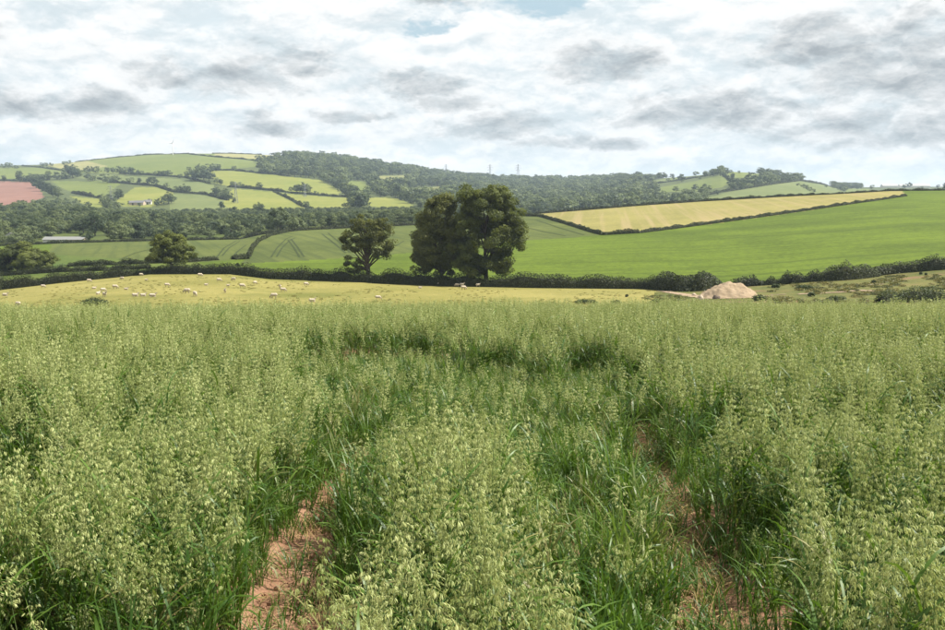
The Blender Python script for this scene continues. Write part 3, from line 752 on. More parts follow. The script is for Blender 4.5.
def valley_wood():
    rng = np.random.default_rng(32)
    P = jitter_points(-.62, .05, 385, 800, 9.0, rng)
    q = P[:, 0] / P[:, 1]; Y = P[:, 1]; Yk, _ = knots(q)
    s = terr(q, Y) / Y; px, py = to_pix(q, s)
    ok = (Y > Yk[3] + 14) & (px < 540)
    ok &= ~((px > 40) & (px < 100) & (Y < 445))                    # the farm's yard
    ok &= ~((py > 233) & (px > 98) & (px < 108)) & ~((px > 150) & (px < 240) & (Y < Yk[3] + 34) & (rng.uniform(size=len(px)) < .5))
    P = P[ok]; px = px[ok]; n = len(P)
    z = zat(P[:, 0], P[:, 1]) - .4
    sc = rng.uniform(.55, 1.05, n) * np.interp(P[:, 1], [400, 800], [.72, 1.0])
    lim = np.interp(px, TVX, TVY); sc = np.minimum(sc, np.maximum(.28, (py[ok] - lim) * P[:, 1] / F / 12.0))
    w = rng.uniform(1.0, 1.4, n)
    vis = np.argsort(P[:, 1]); vis = [i for i in vis if -15 < px[i] < 412][:96]
    first = set(vis)
    SECT = [(20, 'below the red ploughed field'), (60, 'behind the pale barn'), (120, 'just right of the pale barn'), (160, 'left of the oak top'), (195, 'above the oak'), (235, 'right of the oak'),
            (275, 'above the curving hedge'), (315, 'right of the lone dark tree'), (350, 'left of the open-crowned tree'), (500, 'behind the open-crowned tree')]
    sect = {i: next(k for k, z0 in enumerate(SECT) if px[i] < z0[0]) for i in vis}
    names = {}
    for k, (_, wh) in enumerate(SECT):
        row = sorted([i for i in vis if sect[i] == k], key=lambda i: px[i])
        for r_, i in enumerate(row):
            rk = 'leftmost' if r_ == 0 else 'rightmost' if r_ == len(row) - 1 else (ORD[r_] + ' from the left') if r_ < 12 else ['second', 'third', 'fourth', 'fifth'][len(row) - 2 - r_] + ' from the right' if len(row) - 2 - r_ < 4 else 'crowded in the middle'
            names[i] = f'valley-wood tree {wh}, {rk} of its stretch'
    for i in vis:
        m = MIDT[int(rng.integers(0, len(MIDT)))]
        plant_tree('valley_tree', m, (P[i, 0], P[i, 1], z[i] - 1.6 * sc[i]), sc[i], rng.uniform(0, 6.28),
                   names[i], 'tree', 'trees at the front of the valley wood', w[i])
    rest = np.array([i for i in range(n) if i not in first])
    k = len(rest)
    o = gn_scatter('valley_woodland', np.column_stack([P[rest], z[rest]]), np.column_stack([np.zeros((k, 2)), rng.uniform(0, 6.28, k)]),
                   np.column_stack([sc[rest] * w[rest], sc[rest] * w[rest], sc[rest]]), rng.integers(0, len(VALSHAPES), k), VALSHAPES)
    tag(o, 'dense mixed wood filling the valley bottom below the hill fields', 'woodland', kind='stuff')
valley_wood()

# ------------------------------------------------------------------ hedges
def hedge(pix, h, w, leaf, dens, label, group=None, lo=55, hi=2600, name='hedge', var=.3, gap=None, mt='hedge', nsc=.25):
    rng = np.random.default_rng(abs(hash(label)) % 1000 if False else sum(map(ord, label)))
    P = []
    for (x0, y0), (x1, y1) in zip(pix[:-1], pix[1:]):
        n = max(2, int(math.hypot(x1 - x0, y1 - y0) / 4))
        P += [(x0 + (x1 - x0) * i / n, y0 + (y1 - y0) * i / n) for i in range(n)]
    P.append(pix[-1])
    p = np.array([pos(x, y, lo, hi) for x, y in P])
    d = np.concatenate([[0], np.cumsum(np.linalg.norm(np.diff(p[:, :2], axis=0), axis=1))])
    Ltot = d[-1]
    # smooth path
    sN = max(4, int(Ltot / max(.8, h * .5)))
    sd_ = np.linspace(0, Ltot, sN)
    cx, cy = np.interp(sd_, d, p[:, 0]), np.interp(sd_, d, p[:, 1])
    t = np.stack([np.gradient(cx), np.gradient(cy)], 1); t /= np.linalg.norm(t, axis=1)[:, None] + 1e-9
    nx, ny = -t[:, 1], t[:, 0]
    seed = rng.uniform(0, 100)
    hv = np.array([h * (1 + var * 2 * mnoise.fractal((x * nsc + seed, y * nsc, 0), 1, 2, 4)) for x, y in zip(cx, cy)])
    hv = np.maximum(hv, h * .4)
    hv = hv * np.clip(.55 + .45 * np.minimum(sd_, Ltot - sd_) / (.8 * h), 0, 1)      # the ends run down to the ground
    o = empty(name, (cx[sN // 2], cy[sN // 2], float(zat(cx[sN // 2], cy[sN // 2]))))
    org = np.array(o.location)
    # stems: a lumpy inner body
    C = MB(); ring = []
    th = np.linspace(0, math.pi, 6)
    V = []
    for i in range(sN):
        for a in th:
            off = math.cos(a) * w * .36; z = math.sin(a) * hv[i] * .80
            x = cx[i] + nx[i] * off; y = cy[i] + ny[i] * off
            V.append((x, y, float(zat(x, y)) - .15 + z))
    V = np.array(V) - org
    f = [(i * 6 + j, i * 6 + j + 1, (i + 1) * 6 + j + 1, (i + 1) * 6 + j) for i in range(sN - 1) for j in range(5)]
    C.add(V, f); link('stems', C.mesh('stems', [M['hedgecore']]), o)
    n = int(Ltot * dens)
    s = rng.uniform(0, Ltot, n); a = rng.uniform(0, math.pi, n)
    hh = np.interp(s, sd_, hv); x0, y0 = np.interp(s, sd_, cx), np.interp(s, sd_, cy)
    NX, NY = np.interp(s, sd_, nx), np.interp(s, sd_, ny)
    r = rng.uniform(.78, 1.10, n)
    off = np.cos(a) * w * .5 * r; zz = np.sin(a) ** .8 * hh * r
    X = x0 + NX * off; Y = y0 + NY * off
    cen = np.column_stack([X, Y, zat(X, Y) + zz - .05])
    nr = np.column_stack([NX * np.cos(a), NY * np.cos(a), np.sin(a)]) + rng.normal(size=(n, 3)) * .55
    B = MB(); B.cards(cen - org, nr, leaf * rng.uniform(.6, 1.4, n), rng, .7)
    link('foliage', B.mesh('foliage', [M[mt]]), o)
    tag(o, label, 'hedge', group)
    return o
G1 = 'hedges around the sheep pasture'
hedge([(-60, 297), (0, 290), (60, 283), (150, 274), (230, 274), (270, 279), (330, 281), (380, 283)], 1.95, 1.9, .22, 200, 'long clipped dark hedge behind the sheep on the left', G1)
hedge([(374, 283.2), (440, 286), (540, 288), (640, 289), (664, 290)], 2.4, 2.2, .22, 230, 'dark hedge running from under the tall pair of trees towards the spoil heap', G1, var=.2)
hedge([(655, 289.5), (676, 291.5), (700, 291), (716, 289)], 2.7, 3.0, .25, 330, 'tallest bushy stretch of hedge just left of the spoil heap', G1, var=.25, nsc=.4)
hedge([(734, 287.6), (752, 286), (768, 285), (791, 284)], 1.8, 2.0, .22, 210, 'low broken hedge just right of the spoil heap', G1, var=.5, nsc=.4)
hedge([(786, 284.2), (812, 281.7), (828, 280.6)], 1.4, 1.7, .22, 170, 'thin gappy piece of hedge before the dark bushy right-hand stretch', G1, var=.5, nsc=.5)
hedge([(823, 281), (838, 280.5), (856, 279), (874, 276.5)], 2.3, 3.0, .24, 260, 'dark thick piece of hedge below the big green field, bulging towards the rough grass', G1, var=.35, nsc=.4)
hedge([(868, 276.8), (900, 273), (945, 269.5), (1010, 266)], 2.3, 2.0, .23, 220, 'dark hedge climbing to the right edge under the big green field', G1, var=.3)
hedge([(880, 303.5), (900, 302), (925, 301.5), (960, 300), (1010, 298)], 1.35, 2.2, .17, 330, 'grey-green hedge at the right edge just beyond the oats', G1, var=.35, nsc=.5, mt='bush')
G2 = 'field hedges in the middle distance'
hedge([(-40, 279), (0, 276), (60, 272), (120, 270), (150, 268.5)], 1.3, 1.5, .24, 120, 'upper low hedge of the double line at the left, below the thicket', G2, lo=190)
hedge([(68, 266.5), (110, 265), (150, 263.5), (185, 262.5), (218, 260)], 1.3, 1.4, .26, 110, 'low hedge along the near side of the left crop field', G2, lo=195)
hedge([(233, 259.5), (248, 259)], 1.6, 2.0, .26, 150, 'short dark stub of hedge beside the curving tramlines', G2, lo=195)
hedge([(248.5, 257), (252, 249), (258, 242), (270, 236), (288, 232)], 1.0, 1.2, .3, 60, 'thin curving hedge dividing the two crop fields', G2, lo=195, var=.5)
hedge([(-20, 246.5), (0, 246), (60, 243.3), (150, 241), (240, 239.3)], 1.2, 1.6, .4, 60, 'hedge along the far edge of the left crop field', G2, lo=300)
hedge([(241, 239), (262, 234.5), (300, 230.5), (350, 228), (410, 225.3), (480, 220.4), (520, 216)], 1.5, 2.0, .4, 60, 'hedge along the far edge of the crop field behind the tall trees', G2, lo=300)
hedge([(521, 215.8), (540, 216.4), (570, 225), (590, 231.5), (603, 235), (640, 233)], 1.0, 1.3, .35, 90, 'curving hedge round the left corner of the yellow hay field', G2, lo=250)
hedge([(640.5, 233), (680, 228), (720, 222.6), (760, 217.2), (800, 211.5), (850, 204.2), (880, 200), (906, 196)], .9, 1.3, .35, 90, 'hedge along the lower edge of the yellow hay field', G2, lo=250)
hedge([(535, 214), (580, 210.5), (640, 205.6), (700, 201.5), (770, 197.4), (815, 195)], 1.1, 1.6, .4, 70, 'dark hedge along the top of the yellow hay field', G2, lo=300)
hedge([(815.5, 195), (850, 193.3), (890, 190.9), (945, 190.4), (1000, 189.6)], 0.8, 1.6, .4, 60, 'brownish hedge on the crest at the top right of the green field', G2, lo=300, var=.4)
G3 = 'hedges between the far hill fields'
HH = [('first hedge under the top hill pasture, below the turbine', [(120, 173.5), (150, 175), (185, 177.5), (210, 184)], 2.2),
      ('dark hedge right of the hillside row, above the round lime field', [(110, 182), (135, 184.5), (155, 186), (173, 192), (205, 194.5), (228, 200.5)], 2.6),
      ('short dark hedge between the two small fields right of the red field', [(72, 193), (85, 195.5), (102, 198.5)], 3.0),
      ('hedge on top of the red ploughed field', [(-20, 181), (10, 181), (32, 181.5), (50, 180)], 2.5),
      ('hedge dividing the two topmost pastures at the left', [(22, 166), (40, 167.5), (62, 170.5)], 2.0),
      ('hedge on the skyline under the turbine', [(75, 161.3), (110, 157.6), (150, 154.6), (190, 153.8)], 1.8),
      ('hedge falling right from the skyline towards the hillside wood', [(190, 154.3), (215, 157), (240, 159), (258, 161)], 2.2),
      ('skyline hedge left of the hillside wood', [(212, 153.3), (230, 153.5), (262, 154.5)], 1.8),
      ('hedge along the foot of the strip left of the hillside wood', [(212, 170), (235, 170.5), (262, 173.5), (290, 176)], 2.4),
      ('long hedge between the upper and lower right-hand lime fields', [(228, 187), (250, 188.5), (275, 191), (300, 193.8), (338, 196.8), (350, 197)], 2.8),
      ('diagonal hedge dropping between the two lower lime fields', [(274, 191.8), (288, 198), (302, 206), (312, 209)], 2.2),
      ('hedge climbing the left side of the right-hand hill', [(650, 184.5), (680, 180.5), (700, 177), (716, 174.5)], 2.6),
      ('hedge slanting down the middle of the right-hand hill', [(722, 174), (728, 179), (735, 185), (742, 188)], 3.0),
      ('hedge along the lower field of the right-hand hill', [(700, 197), (720, 192.5), (740, 189.5), (770, 184.5), (800, 180.8), (820, 184), (846, 190)], 2.8)]
for lb, pix, hh in HH:
    hedge(pix, hh, 3.0, 1.0, 14, lb, G3, lo=600, var=.45, nsc=.05)

# ------------------------------------------------------------------ bushes in the pasture and rough grass
def bush(name, px, py, wpx, hpx, label, seed, group=None, mt='bush', leaf=.14, n=2600, lo=55):
    p = pos(px, py, lo); wd = px_m(p[1], wpx) / 2; hg = px_m(p[1], hpx)
    rng = np.random.default_rng(seed)
    K = 16; cen, nrm = [], []
    for _ in range(K):
        u = rng.uniform(-.85, .85); v = rng.uniform(-.7, .7)
        top = hg * math.sqrt(max(.1, 1 - u * u)) * rng.uniform(.45, .8)
        rc = np.array([wd * .32, wd * .32, hg * .38])
        d = rng.normal(size=(n // K, 3)); d /= np.linalg.norm(d, axis=1)[:, None]
        cen.append(np.array([u * wd * .8, v * wd * .5, top]) + d * rc * rng.uniform(.5, 1, (n // K, 1))); nrm.append(d + np.array([0, 0, .4]) + rng.normal(size=d.shape) * .4)
    c = np.concatenate(cen); c[:, 2] = np.abs(c[:, 2])
    B = MB(); B.cards(c, np.concatenate(nrm), leaf * rng.uniform(.6, 1.4, len(c)), rng, .65)
    o = empty(name, p)
    link('foliage', B.mesh('foliage', [M[mt]]), o)
    S = MB()
    for _ in range(9):
        e = c[rng.integers(len(c))]
        S.tube([(e[0] * .3, e[1] * .3, -.1), e * np.array([.7, .7, .55]), e], [.04, .025, .01], 4)
    link('stems', S.mesh('stems', [M['bark']]), o)
    return tag(o, label, 'bush', group)
bush('bush', 93, 307, 34, 9, 'low dark bush in the sheep pasture at the edge of the oats', 1)
GB = 'weedy bushes in the rough ground'
for i, (x, y, w, h, lb) in enumerate([(760, 301, 18, 6, 'green weedy bush just right of the spoil heap at the oat edge'),
                                      (586, 304, 26, 5, 'long dark clump of weeds where the pasture meets the oats'),
                                      (616, 304, 12, 4, 'small clump of weeds right of the long weed patch at the oat edge'),
                                      (655, 303, 10, 4, 'little weed tuft left of the spoil heap at the oat edge'),
                                      (804, 289.5, 22, 5, 'brownish bramble patch left of the sandy scrape in the rough grass'),
                                      (811, 296.5, 9, 4, 'small dark bush under the bramble patch in the rough grass'),
                                      (836, 301, 26, 5, 'low scrubby growth left of the right-edge hedge'),
                                      (776, 288, 10, 4, 'small bush below the broken hedge right of the spoil heap'),
                                      (874, 283, 5, 3, 'tiny bush above the sandy scrape near the thick hedge'),
                                      (921, 274.5, 3.5, 2.5, 'left of two tiny dark bushes below the climbing right-hand hedge'),
                                      (926, 275, 3, 2.2, 'right of two tiny dark bushes below the climbing right-hand hedge'),
                                      (237.5, 266, 5, 3, 'tiny dark bush on the green field above the long clipped hedge'),
                                      (627, 297, 4, 2.5, 'single dark tuft in the yellow pasture left of the spoil heap')]):
    bush('bush', x, y, w, h, lb, 50 + i, GB, leaf=.16, n=900)

def tussocks():
    rng = np.random.default_rng(91); shapes = []
    for i in range(6):
        B = MB(); n = 60; d = rng.normal(size=(n, 3)); d[:, 2] = np.abs(d[:, 2]); d /= np.linalg.norm(d, axis=1)[:, None]
        B.cards(d * np.array([.5, .5, .35]) * rng.uniform(.3, 1, (n, 1)), d + rng.normal(size=(n, 3)) * .5, rng.uniform(.12, .3, n), rng, .45)
        shapes.append(B.mesh('tussock', [M['tussock']]))
    px = rng.uniform(640, 990, 9000); py = rng.uniform(266, 304, 9000)
    ok = py > np.interp(px, [640, 690, 740, 830, 945, 990], [296, 296, 288, 281, 272, 268])
    f = np.array([mnoise.fractal((x * .03, y * .12, 2), 1, 2, 4) for x, y in zip(px, py)])
    ok &= (f > .02) & (rng.uniform(size=9000) < .35) & ~((np.abs(px - 727) < 38) & (py > 280))
    P = np.array([pos(x, y) for x, y in zip(px[ok], py[ok])]); k = len(P); s = rng.uniform(.4, 1.3, k)
    o = gn_scatter('tussock_grass', P, np.column_stack([np.zeros((k, 2)), rng.uniform(0, 6.28, k)]), np.column_stack([s * 1.3, s * 1.3, s * .8]), rng.integers(0, 6, k), shapes)
    tag(o, 'rough tussocks of grass and weeds over the ground around the spoil heap', 'grass', kind='stuff')
tussocks()
def pasture_tufts():
    rng = np.random.default_rng(93); shapes = []
    for i in range(5):
        B = MB(); n = 30; d = rng.normal(size=(n, 3)); d[:, 2] = np.abs(d[:, 2]); d /= np.linalg.norm(d, axis=1)[:, None]
        B.cards(d * np.array([.32, .32, .14]) * rng.uniform(.3, 1, (n, 1)), d + rng.normal(size=(n, 3)) * .5, rng.uniform(.08, .18, n), rng, .4)
        shapes.append(B.mesh('pasture_tuft', [M['pasturetuft']]))
    px = rng.uniform(-40, 700, 12000); py = rng.uniform(272, 309, 12000)
    f = np.array([mnoise.fractal((x * .02, y * .1, 7), 1, 2, 4) for x, y in zip(px, py)])
    ok = (py > np.interp(px, [p[0] for p in HEDGE1], [p[1] for p in HEDGE1]) + 1.5) & (f > -.05) & (rng.uniform(size=12000) < .28)
    P = np.array([pos(x, y) for x, y in zip(px[ok], py[ok])]); k = len(P); s = rng.uniform(.4, 1.2, k)
    o = gn_scatter('pasture_grass', P, np.column_stack([np.zeros((k, 2)), rng.uniform(0, 6.28, k)]), np.column_stack([s, s, s * .9]), rng.integers(0, 5, k), shapes)
    tag(o, 'low yellow-green grass tufts dotted over the sheep pasture', 'grass', kind='stuff')
pasture_tufts()

# ------------------------------------------------------------------ spoil heap and rocks
def heap():
    p = pos(727, 297.5); W2 = px_m(p[1], 34); Hh = px_m(p[1], 15.0)
    n, k = 44, 96; V = []
    for i in range(n):
        r = i / (n - 1)
        for j in range(k):
            a = 2 * math.pi * j / k
            lob = 1 + .16 * mnoise.noise((math.cos(a) * 1.4 + 3, math.sin(a) * 1.4, 0))
            x = W2 * r * math.cos(a) * lob; y = W2 * .75 * r * math.sin(a) * lob
            prof = max(0, 1 - (r * .99) ** 2.0) ** 1.25
            z = Hh * prof * (1 + .05 * mnoise.fractal((x * .6, y * .6, 5), 1, 2, 4)) + (.22 * mnoise.fractal((x * .9, y * .9, 9), 1, 2, 5) + .12 * mnoise.noise((x * 3.1, y * 3.1, 2))) * (r < .97)
            x += W2 * .12 * (1 - r)
            V.append((x, y, z + float(zat(p[0] + x, p[1] + y)) - p[2] + .02))
    f = [(i * k + j, i * k + (j + 1) % k, (i + 1) * k + (j + 1) % k, (i + 1) * k + j) for i in range(n - 1) for j in range(k)]
    o = link('spoil_heap', fast_mesh('spoil_heap', np.array(V), np.array(f), [M['mound']]))
    o.location = p; tag(o, 'rounded heap of pale pinkish earth in front of the dark hedge', 'earth heap')
heap()
def rock(px, py, wpx, hpx, label, m, seed):
    p = pos(px, py); bm = bmesh.new(); bmesh.ops.create_icosphere(bm, subdivisions=3, radius=1)
    for v in bm.verts:
        c = v.co.copy(); v.co = c * (1 + .35 * mnoise.fractal((c.x * 1.3 + seed, c.y * 1.3, c.z * 1.3), 1, 2, 3))
        v.co.x *= px_m(p[1], wpx) / 2; v.co.y *= px_m(p[1], wpx) / 2.4; v.co.z = max(-.35, v.co.z) * px_m(p[1], hpx) * .75
    me = bpy.data.meshes.new('rock'); bm.to_mesh(me); bm.free(); me.materials.append(m)
    o = link('rock', me); o.location = p + np.array([0, 0, .15]); tag(o, label, 'rock', 'rocks before the spoil heap')
rock(701, 299.5, 5, 4.5, 'pale rock at the foot of the spoil heap, left of the dark one', M['stone'], 3)
rock(716, 299, 7.5, 4, 'dark rock at the foot of the spoil heap', M['darkrock'], 9)
rock(694, 296, 4, 2.5, 'small pale stone lying on the sandy track left of the spoil heap', M['stone'], 15)

# ------------------------------------------------------------------ sheep
def sheep_mesh(pose):
    bm = bmesh.new()
    def ell(c, r, rot=(0, 0, 0)):
        m = Matrix.Translation(c) @ Matrix.Rotation(rot[1], 4, 'Y') @ Matrix.Rotation(rot[2], 4, 'Z') @ Matrix.Diagonal((*r, 1))
        bmesh.ops.create_icosphere(bm, subdivisions=3, radius=1, matrix=m)
    lie = pose == 'lying'; zb = .36 if lie else .66
    ell((0, 0, zb), (.50, .25, .27)); ell((.30, 0, zb + .01), (.26, .23, .26)); ell((-.30, 0, zb + .03), (.27, .25, .26))
    ell((-.57, 0, zb - .02), (.05, .05, .13))
    if pose == 'grazing':
        ell((.55, 0, .52), (.13, .12, .22), (0, -.7, 0)); ell((.70, .02, .27), (.085, .085, .17), (0, -.35, 0)); hd = (.66, .02, .38)
    else:
        ell((.50, 0, zb + .20), (.13, .12, .24), (0, .6, 0)); ell((.68, .03, zb + .36), (.17, .085, .09), (0, .35, 0)); hd = (.60, .03, zb + .43)
    for s in (-1, 1): ell((hd[0] - .02, hd[1] + s * .12, hd[2]), (.03, .085, .025))
    for x in (-.32, .30):
        for s in (-1, 1):
            if lie: ell((x + .1, s * .2, .08), (.20, .05, .06))
            else:
                ell((x, s * .13, .42), (.075, .065, .16)); ell((x + .01, s * .13, .18), (.042, .042, .20))
    me0 = bpy.data.meshes.new('t'); bm.to_mesh(me0); bm.free()
    ob = bpy.data.objects.new('t', me0); COL.objects.link(ob)
    md = ob.modifiers.new('r', 'REMESH'); md.mode = 'VOXEL'; md.voxel_size = .03
    dg = bpy.context.evaluated_depsgraph_get()
    me = bpy.data.meshes.new_from_object(ob.evaluated_get(dg)); me.name = 'sheep_body'
    bpy.data.objects.remove(ob); bpy.data.meshes.remove(me0)
    me.materials.clear(); me.materials.append(M['wool']); me.materials.append(M['face'])
    for pl in me.polygons:
        c = pl.center
        face = (c.x > .58 and (pose != 'grazing' or c.z < .44))
        pl.material_index = 1 if face or (not lie and c.z < .34) else 0
        pl.use_smooth = True
    for v in me.vertices:          # fleece is lumpy
        if v.co.x < .5 and v.co.z > .36: v.co += v.normal * .022 * mnoise.noise(v.co * 14)
    return me
SHEEP = {k: sheep_mesh(k) for k in ('grazing', 'standing', 'lying')}
SL = [
 (5, 296, 'lying', 0, 'small sheep lying nearest the left edge of the pasture'), (18, 307, 'grazing', 2.6, 'sheep at the oat edge left of the low dark bush'),
 (43, 288, 'grazing', .3, 'lone sheep near the left end of the long hedge'), (89, 282.5, 'grazing', .2, 'sheep close under the hedge, far left of the oak'),
 (94, 289, 'lying', .4, 'faint sheep lying just above the huddle of three'), (98, 294.5, 'lying', 1.2, 'left sheep of the huddle above the low dark bush'),
 (103, 292, 'grazing', .5, 'upper sheep of the huddle above the low dark bush'), (104.5, 297, 'standing', -.7, 'lowest sheep of the huddle above the low dark bush'),
 (115, 289, 'grazing', .1, 'big pale sheep right of the huddle above the bush'), (122, 280, 'grazing', 2.9, 'sheep close under the hedge left of the oak'),
 (126, 290, 'lying', 0, 'faint sheep lying right of the big pale sheep'), (135, 296.5, 'lying', .2, 'left one of two sheep lying side by side below the oak'),
 (143, 296.5, 'lying', .3, 'right one of two sheep lying side by side below the oak'), (141, 276, 'grazing', .4, 'sheep tucked against the hedge just left of the oak'),
 (146, 280.5, 'lying', 0, 'faint sheep lying left below the oak trunk'), (152.5, 297, 'lying', .1, 'third pale sheep lying in line below the oak'),
 (167, 287, 'grazing', .2, 'sheep straight below the oak trunk'), (187, 293.5, 'grazing', 3.0, 'large sheep left of the dark-faced one'),
 (195, 296.5, 'grazing', -.9, 'dark-faced sheep facing the oats, right of the large one'), (200, 277, 'grazing', .2, 'sheep under the hedge just right of the oak'),
 (206, 285.5, 'lying', .2, 'faint sheep lying between two grazing sheep right of the oak'), (219, 282, 'grazing', .3, 'small sheep up the pasture left of the broad one'),
 (225, 293, 'standing', -1.2, 'small upright sheep alone in the middle of the pasture'), (228, 286, 'lying', .1, 'faint sheep lying above the small upright one'),
 (233.5, 281, 'grazing', 2.8, 'broad sheep near the hedge above the middle of the flock'), (242, 288, 'grazing', .2, 'sheep right below the broad one near the hedge'),
 (255, 284.5, 'grazing', .9, 'bright sheep right of the middle of the flock'), (274, 298.5, 'grazing', 3.1, 'sheep with dark face nearest the oats left of the pale lying one'),
 (280, 289, 'standing', -1.4, 'upper sheep of the overlapping two'), (283, 292, 'grazing', .2, 'lower sheep of the overlapping two'),
 (306, 286, 'grazing', .5, 'sheep grazing alone left of the open-crowned tree'), (312, 302, 'lying', .1, 'large pale sheep lying half hidden by the oat edge'),
 (338, 281, 'grazing', .4, 'sheep beside the hedge under the open-crowned tree'), (378, 300, 'grazing', .1, 'lone sheep at the oat edge below the open-crowned tree'),
 (420, 288.5, 'lying', .1, 'faint sheep lying left below the tall pair of trees'), (437.5, 286, 'standing', 2.4, 'bright round sheep in the shade of the left tall tree'),
 (457, 287, 'grazing', 3.0, 'left sheep of the trio below the tall pair'), (462, 287, 'standing', .4, 'back sheep of the trio below the tall pair'),
 (463.5, 290, 'grazing', .3, 'front sheep of the trio below the tall pair'), (478, 287, 'standing', .3, 'greyish sheep in the hedge shade right of the trio')]
for x, y, pz, rz, lb in SL:
    p = pos(x, y); o = link('sheep', SHEEP[pz]); o.location = p; o.rotation_euler = (0, 0, rz)
    k = rnd.uniform(.62, .80) * (.72 if 'faint' in lb else 1); o.scale = (k, k, k); tag(o, lb, 'sheep', 'sheep in the yellow pasture')

# ------------------------------------------------------------------ buildings far away
def building(name, px, py, L, D, Hw, Hr, rz, wallm, roofm, label, lo=55, windows=0, door=False, hi=2600):
    p = pos(px, py, lo, hi); o = empty(name, p, rz)
    B = MB(); x, y = L / 2, D / 2
    V = [(-x, -y, -1), (x, -y, -1), (x, y, -1), (-x, y, -1), (-x, -y, Hw), (x, -y, Hw), (x, y, Hw), (-x, y, Hw), (-x, 0, Hw + Hr), (x, 0, Hw + Hr)]
    B.add(V, [(0, 1, 5, 4), (1, 2, 6, 5), (2, 3, 7, 6), (3, 0, 4, 7)], [(4, 7, 8), (5, 9, 6)]); link('wall', B.mesh('wall', [wallm], False), o)
    R = MB(); e = .35; sl = Hr / y
    for s in (-1, 1):
        a = [(-x - e, s * (y + e), Hw - e * sl + .05), (x + e, s * (y + e), Hw - e * sl + .05), (x + e, 0, Hw + Hr + .05), (-x - e, 0, Hw + Hr + .05)]
        b = [(q[0], q[1], q[2] + .14) for q in a]
        R.add(a + b, [(3, 2, 1, 0), (4, 5, 6, 7), (0, 1, 5, 4), (1, 2, 6, 5), (2, 3, 7, 6), (3, 0, 4, 7)])
    rf = link('roof', R.mesh('roof', [roofm], False), o)
    if windows and Hw > 3:
        C = MB(); C.box((x * .7, 0, Hw + Hr + .5), (.8, .8, 1.4)); link('chimney', C.mesh('chimney', [wallm], False), rf)
    for i in range(windows):
        wx = -x + L * (i + .5) / windows
        w = MB(); w.box((wx, -y - .02, Hw * .55), (1.1, .12, 1.2)); link('window', w.mesh('window', [M['glass']], False), o)
    if door:
        w = MB(); w.box((0, -y - .03, .9), (1.4, .12, 2.0)); link('door', w.mesh('door', [M['bark']], False), o)
    return tag(o, label, 'building', 'far farm buildings')
building('barn', 63, 241.6, 14, 6, .9, 1.0, .05, M['render'], M['roofpale'], 'long low pale-roofed barn in the valley behind the left crop field', 380)
building('barn', 77, 241.4, 6, 5, .8, .8, .05, M['stone'], M['roofpale'], 'small lean-to continuing the right end of the pale barn', 380)
building('house', 13, 241.0, 4.2, 6, 2.2, 1.3, 1.4, M['render'], M['roofslate'], 'small white gable showing above the left-edge thicket', 380)
building('farmhouse', 148, 204.3, 6.5, 5, 2.4, 1.9, .15, M['render'], M['roofslate'], 'white farmhouse on the hillside beside a dark round tree', 600, 3, True)
building('barn', 140, 205.0, 9, 6, 2.4, 1.8, -.1, M['stone'], M['roofslate'], 'grey stone barn left of the hillside farmhouse', 600, 0, True)
building('barn', 133, 205.0, 6, 5, 2.4, 1.6, .2, M['stone'], M['roofslate'], 'smallest outbuilding at the left end of the hillside farm', 600, 0, True)
for x, L, lb in [(889, 22, 'pale shed roof on the far-right skyline, leftmost of three'), (904, 15, 'short pale shed beside the dark skyline tree at far right'), (919, 30, 'longest pale shed roof on the far-right skyline')]:
    building('shed', x, 187.6, L * 1.5, 14, 4.5, 3.2, .05, M['render'], M['render'], lb, 600)

# ------------------------------------------------------------------ wind turbine, pylons, mast
def turbine():
    p = pos(173, 154.8, 600); Hh = px_m(p[1], 13.0)
    o = empty('wind_turbine', p)
    B = MB(); B.tube([(0, 0, -1), (0, 0, Hh * .5), (0, 0, Hh * .86)], [.9, .75, .55], 10); link('tower', B.mesh('tower', [M['turbine']]), o)
    B = MB(); B.tube([(0, 1.8, Hh * .86), (0, .5, Hh * .87), (0, -1.6, Hh * .87)], [.5, .7, .6], 8); nac = link('nacelle', B.mesh('nacelle', [M['turbine']]), o)
    for i in range(3):
        a = math.radians(25 + 120 * i); d = np.array([math.sin(a), 0, math.cos(a)]); c = np.array([0, -1.9, Hh * .87]); R = Hh * .34
        B = MB(); t = np.array([math.cos(a), 0, -math.sin(a)]); rowsb = []
        for s, w in ((0, .35), (.15, .75), (.5, .5), (1, .12)):
            for u, v in ((-1, 0), (0, .12), (1, 0), (0, -.12)): rowsb.append(c + d * R * s + t * w * u + np.array([0, v * 2, 0]))
        B.add(rowsb, [(i0 * 4 + j, i0 * 4 + (j + 1) % 4, i0 * 4 + 4 + (j + 1) % 4, i0 * 4 + 4 + j) for i0 in range(3) for j in range(4)])
        link('blade', B.mesh('blade', [M['turbine']]), o)
    tag(o, 'small white wind turbine on the skyline at the left', 'wind turbine')
turbine()
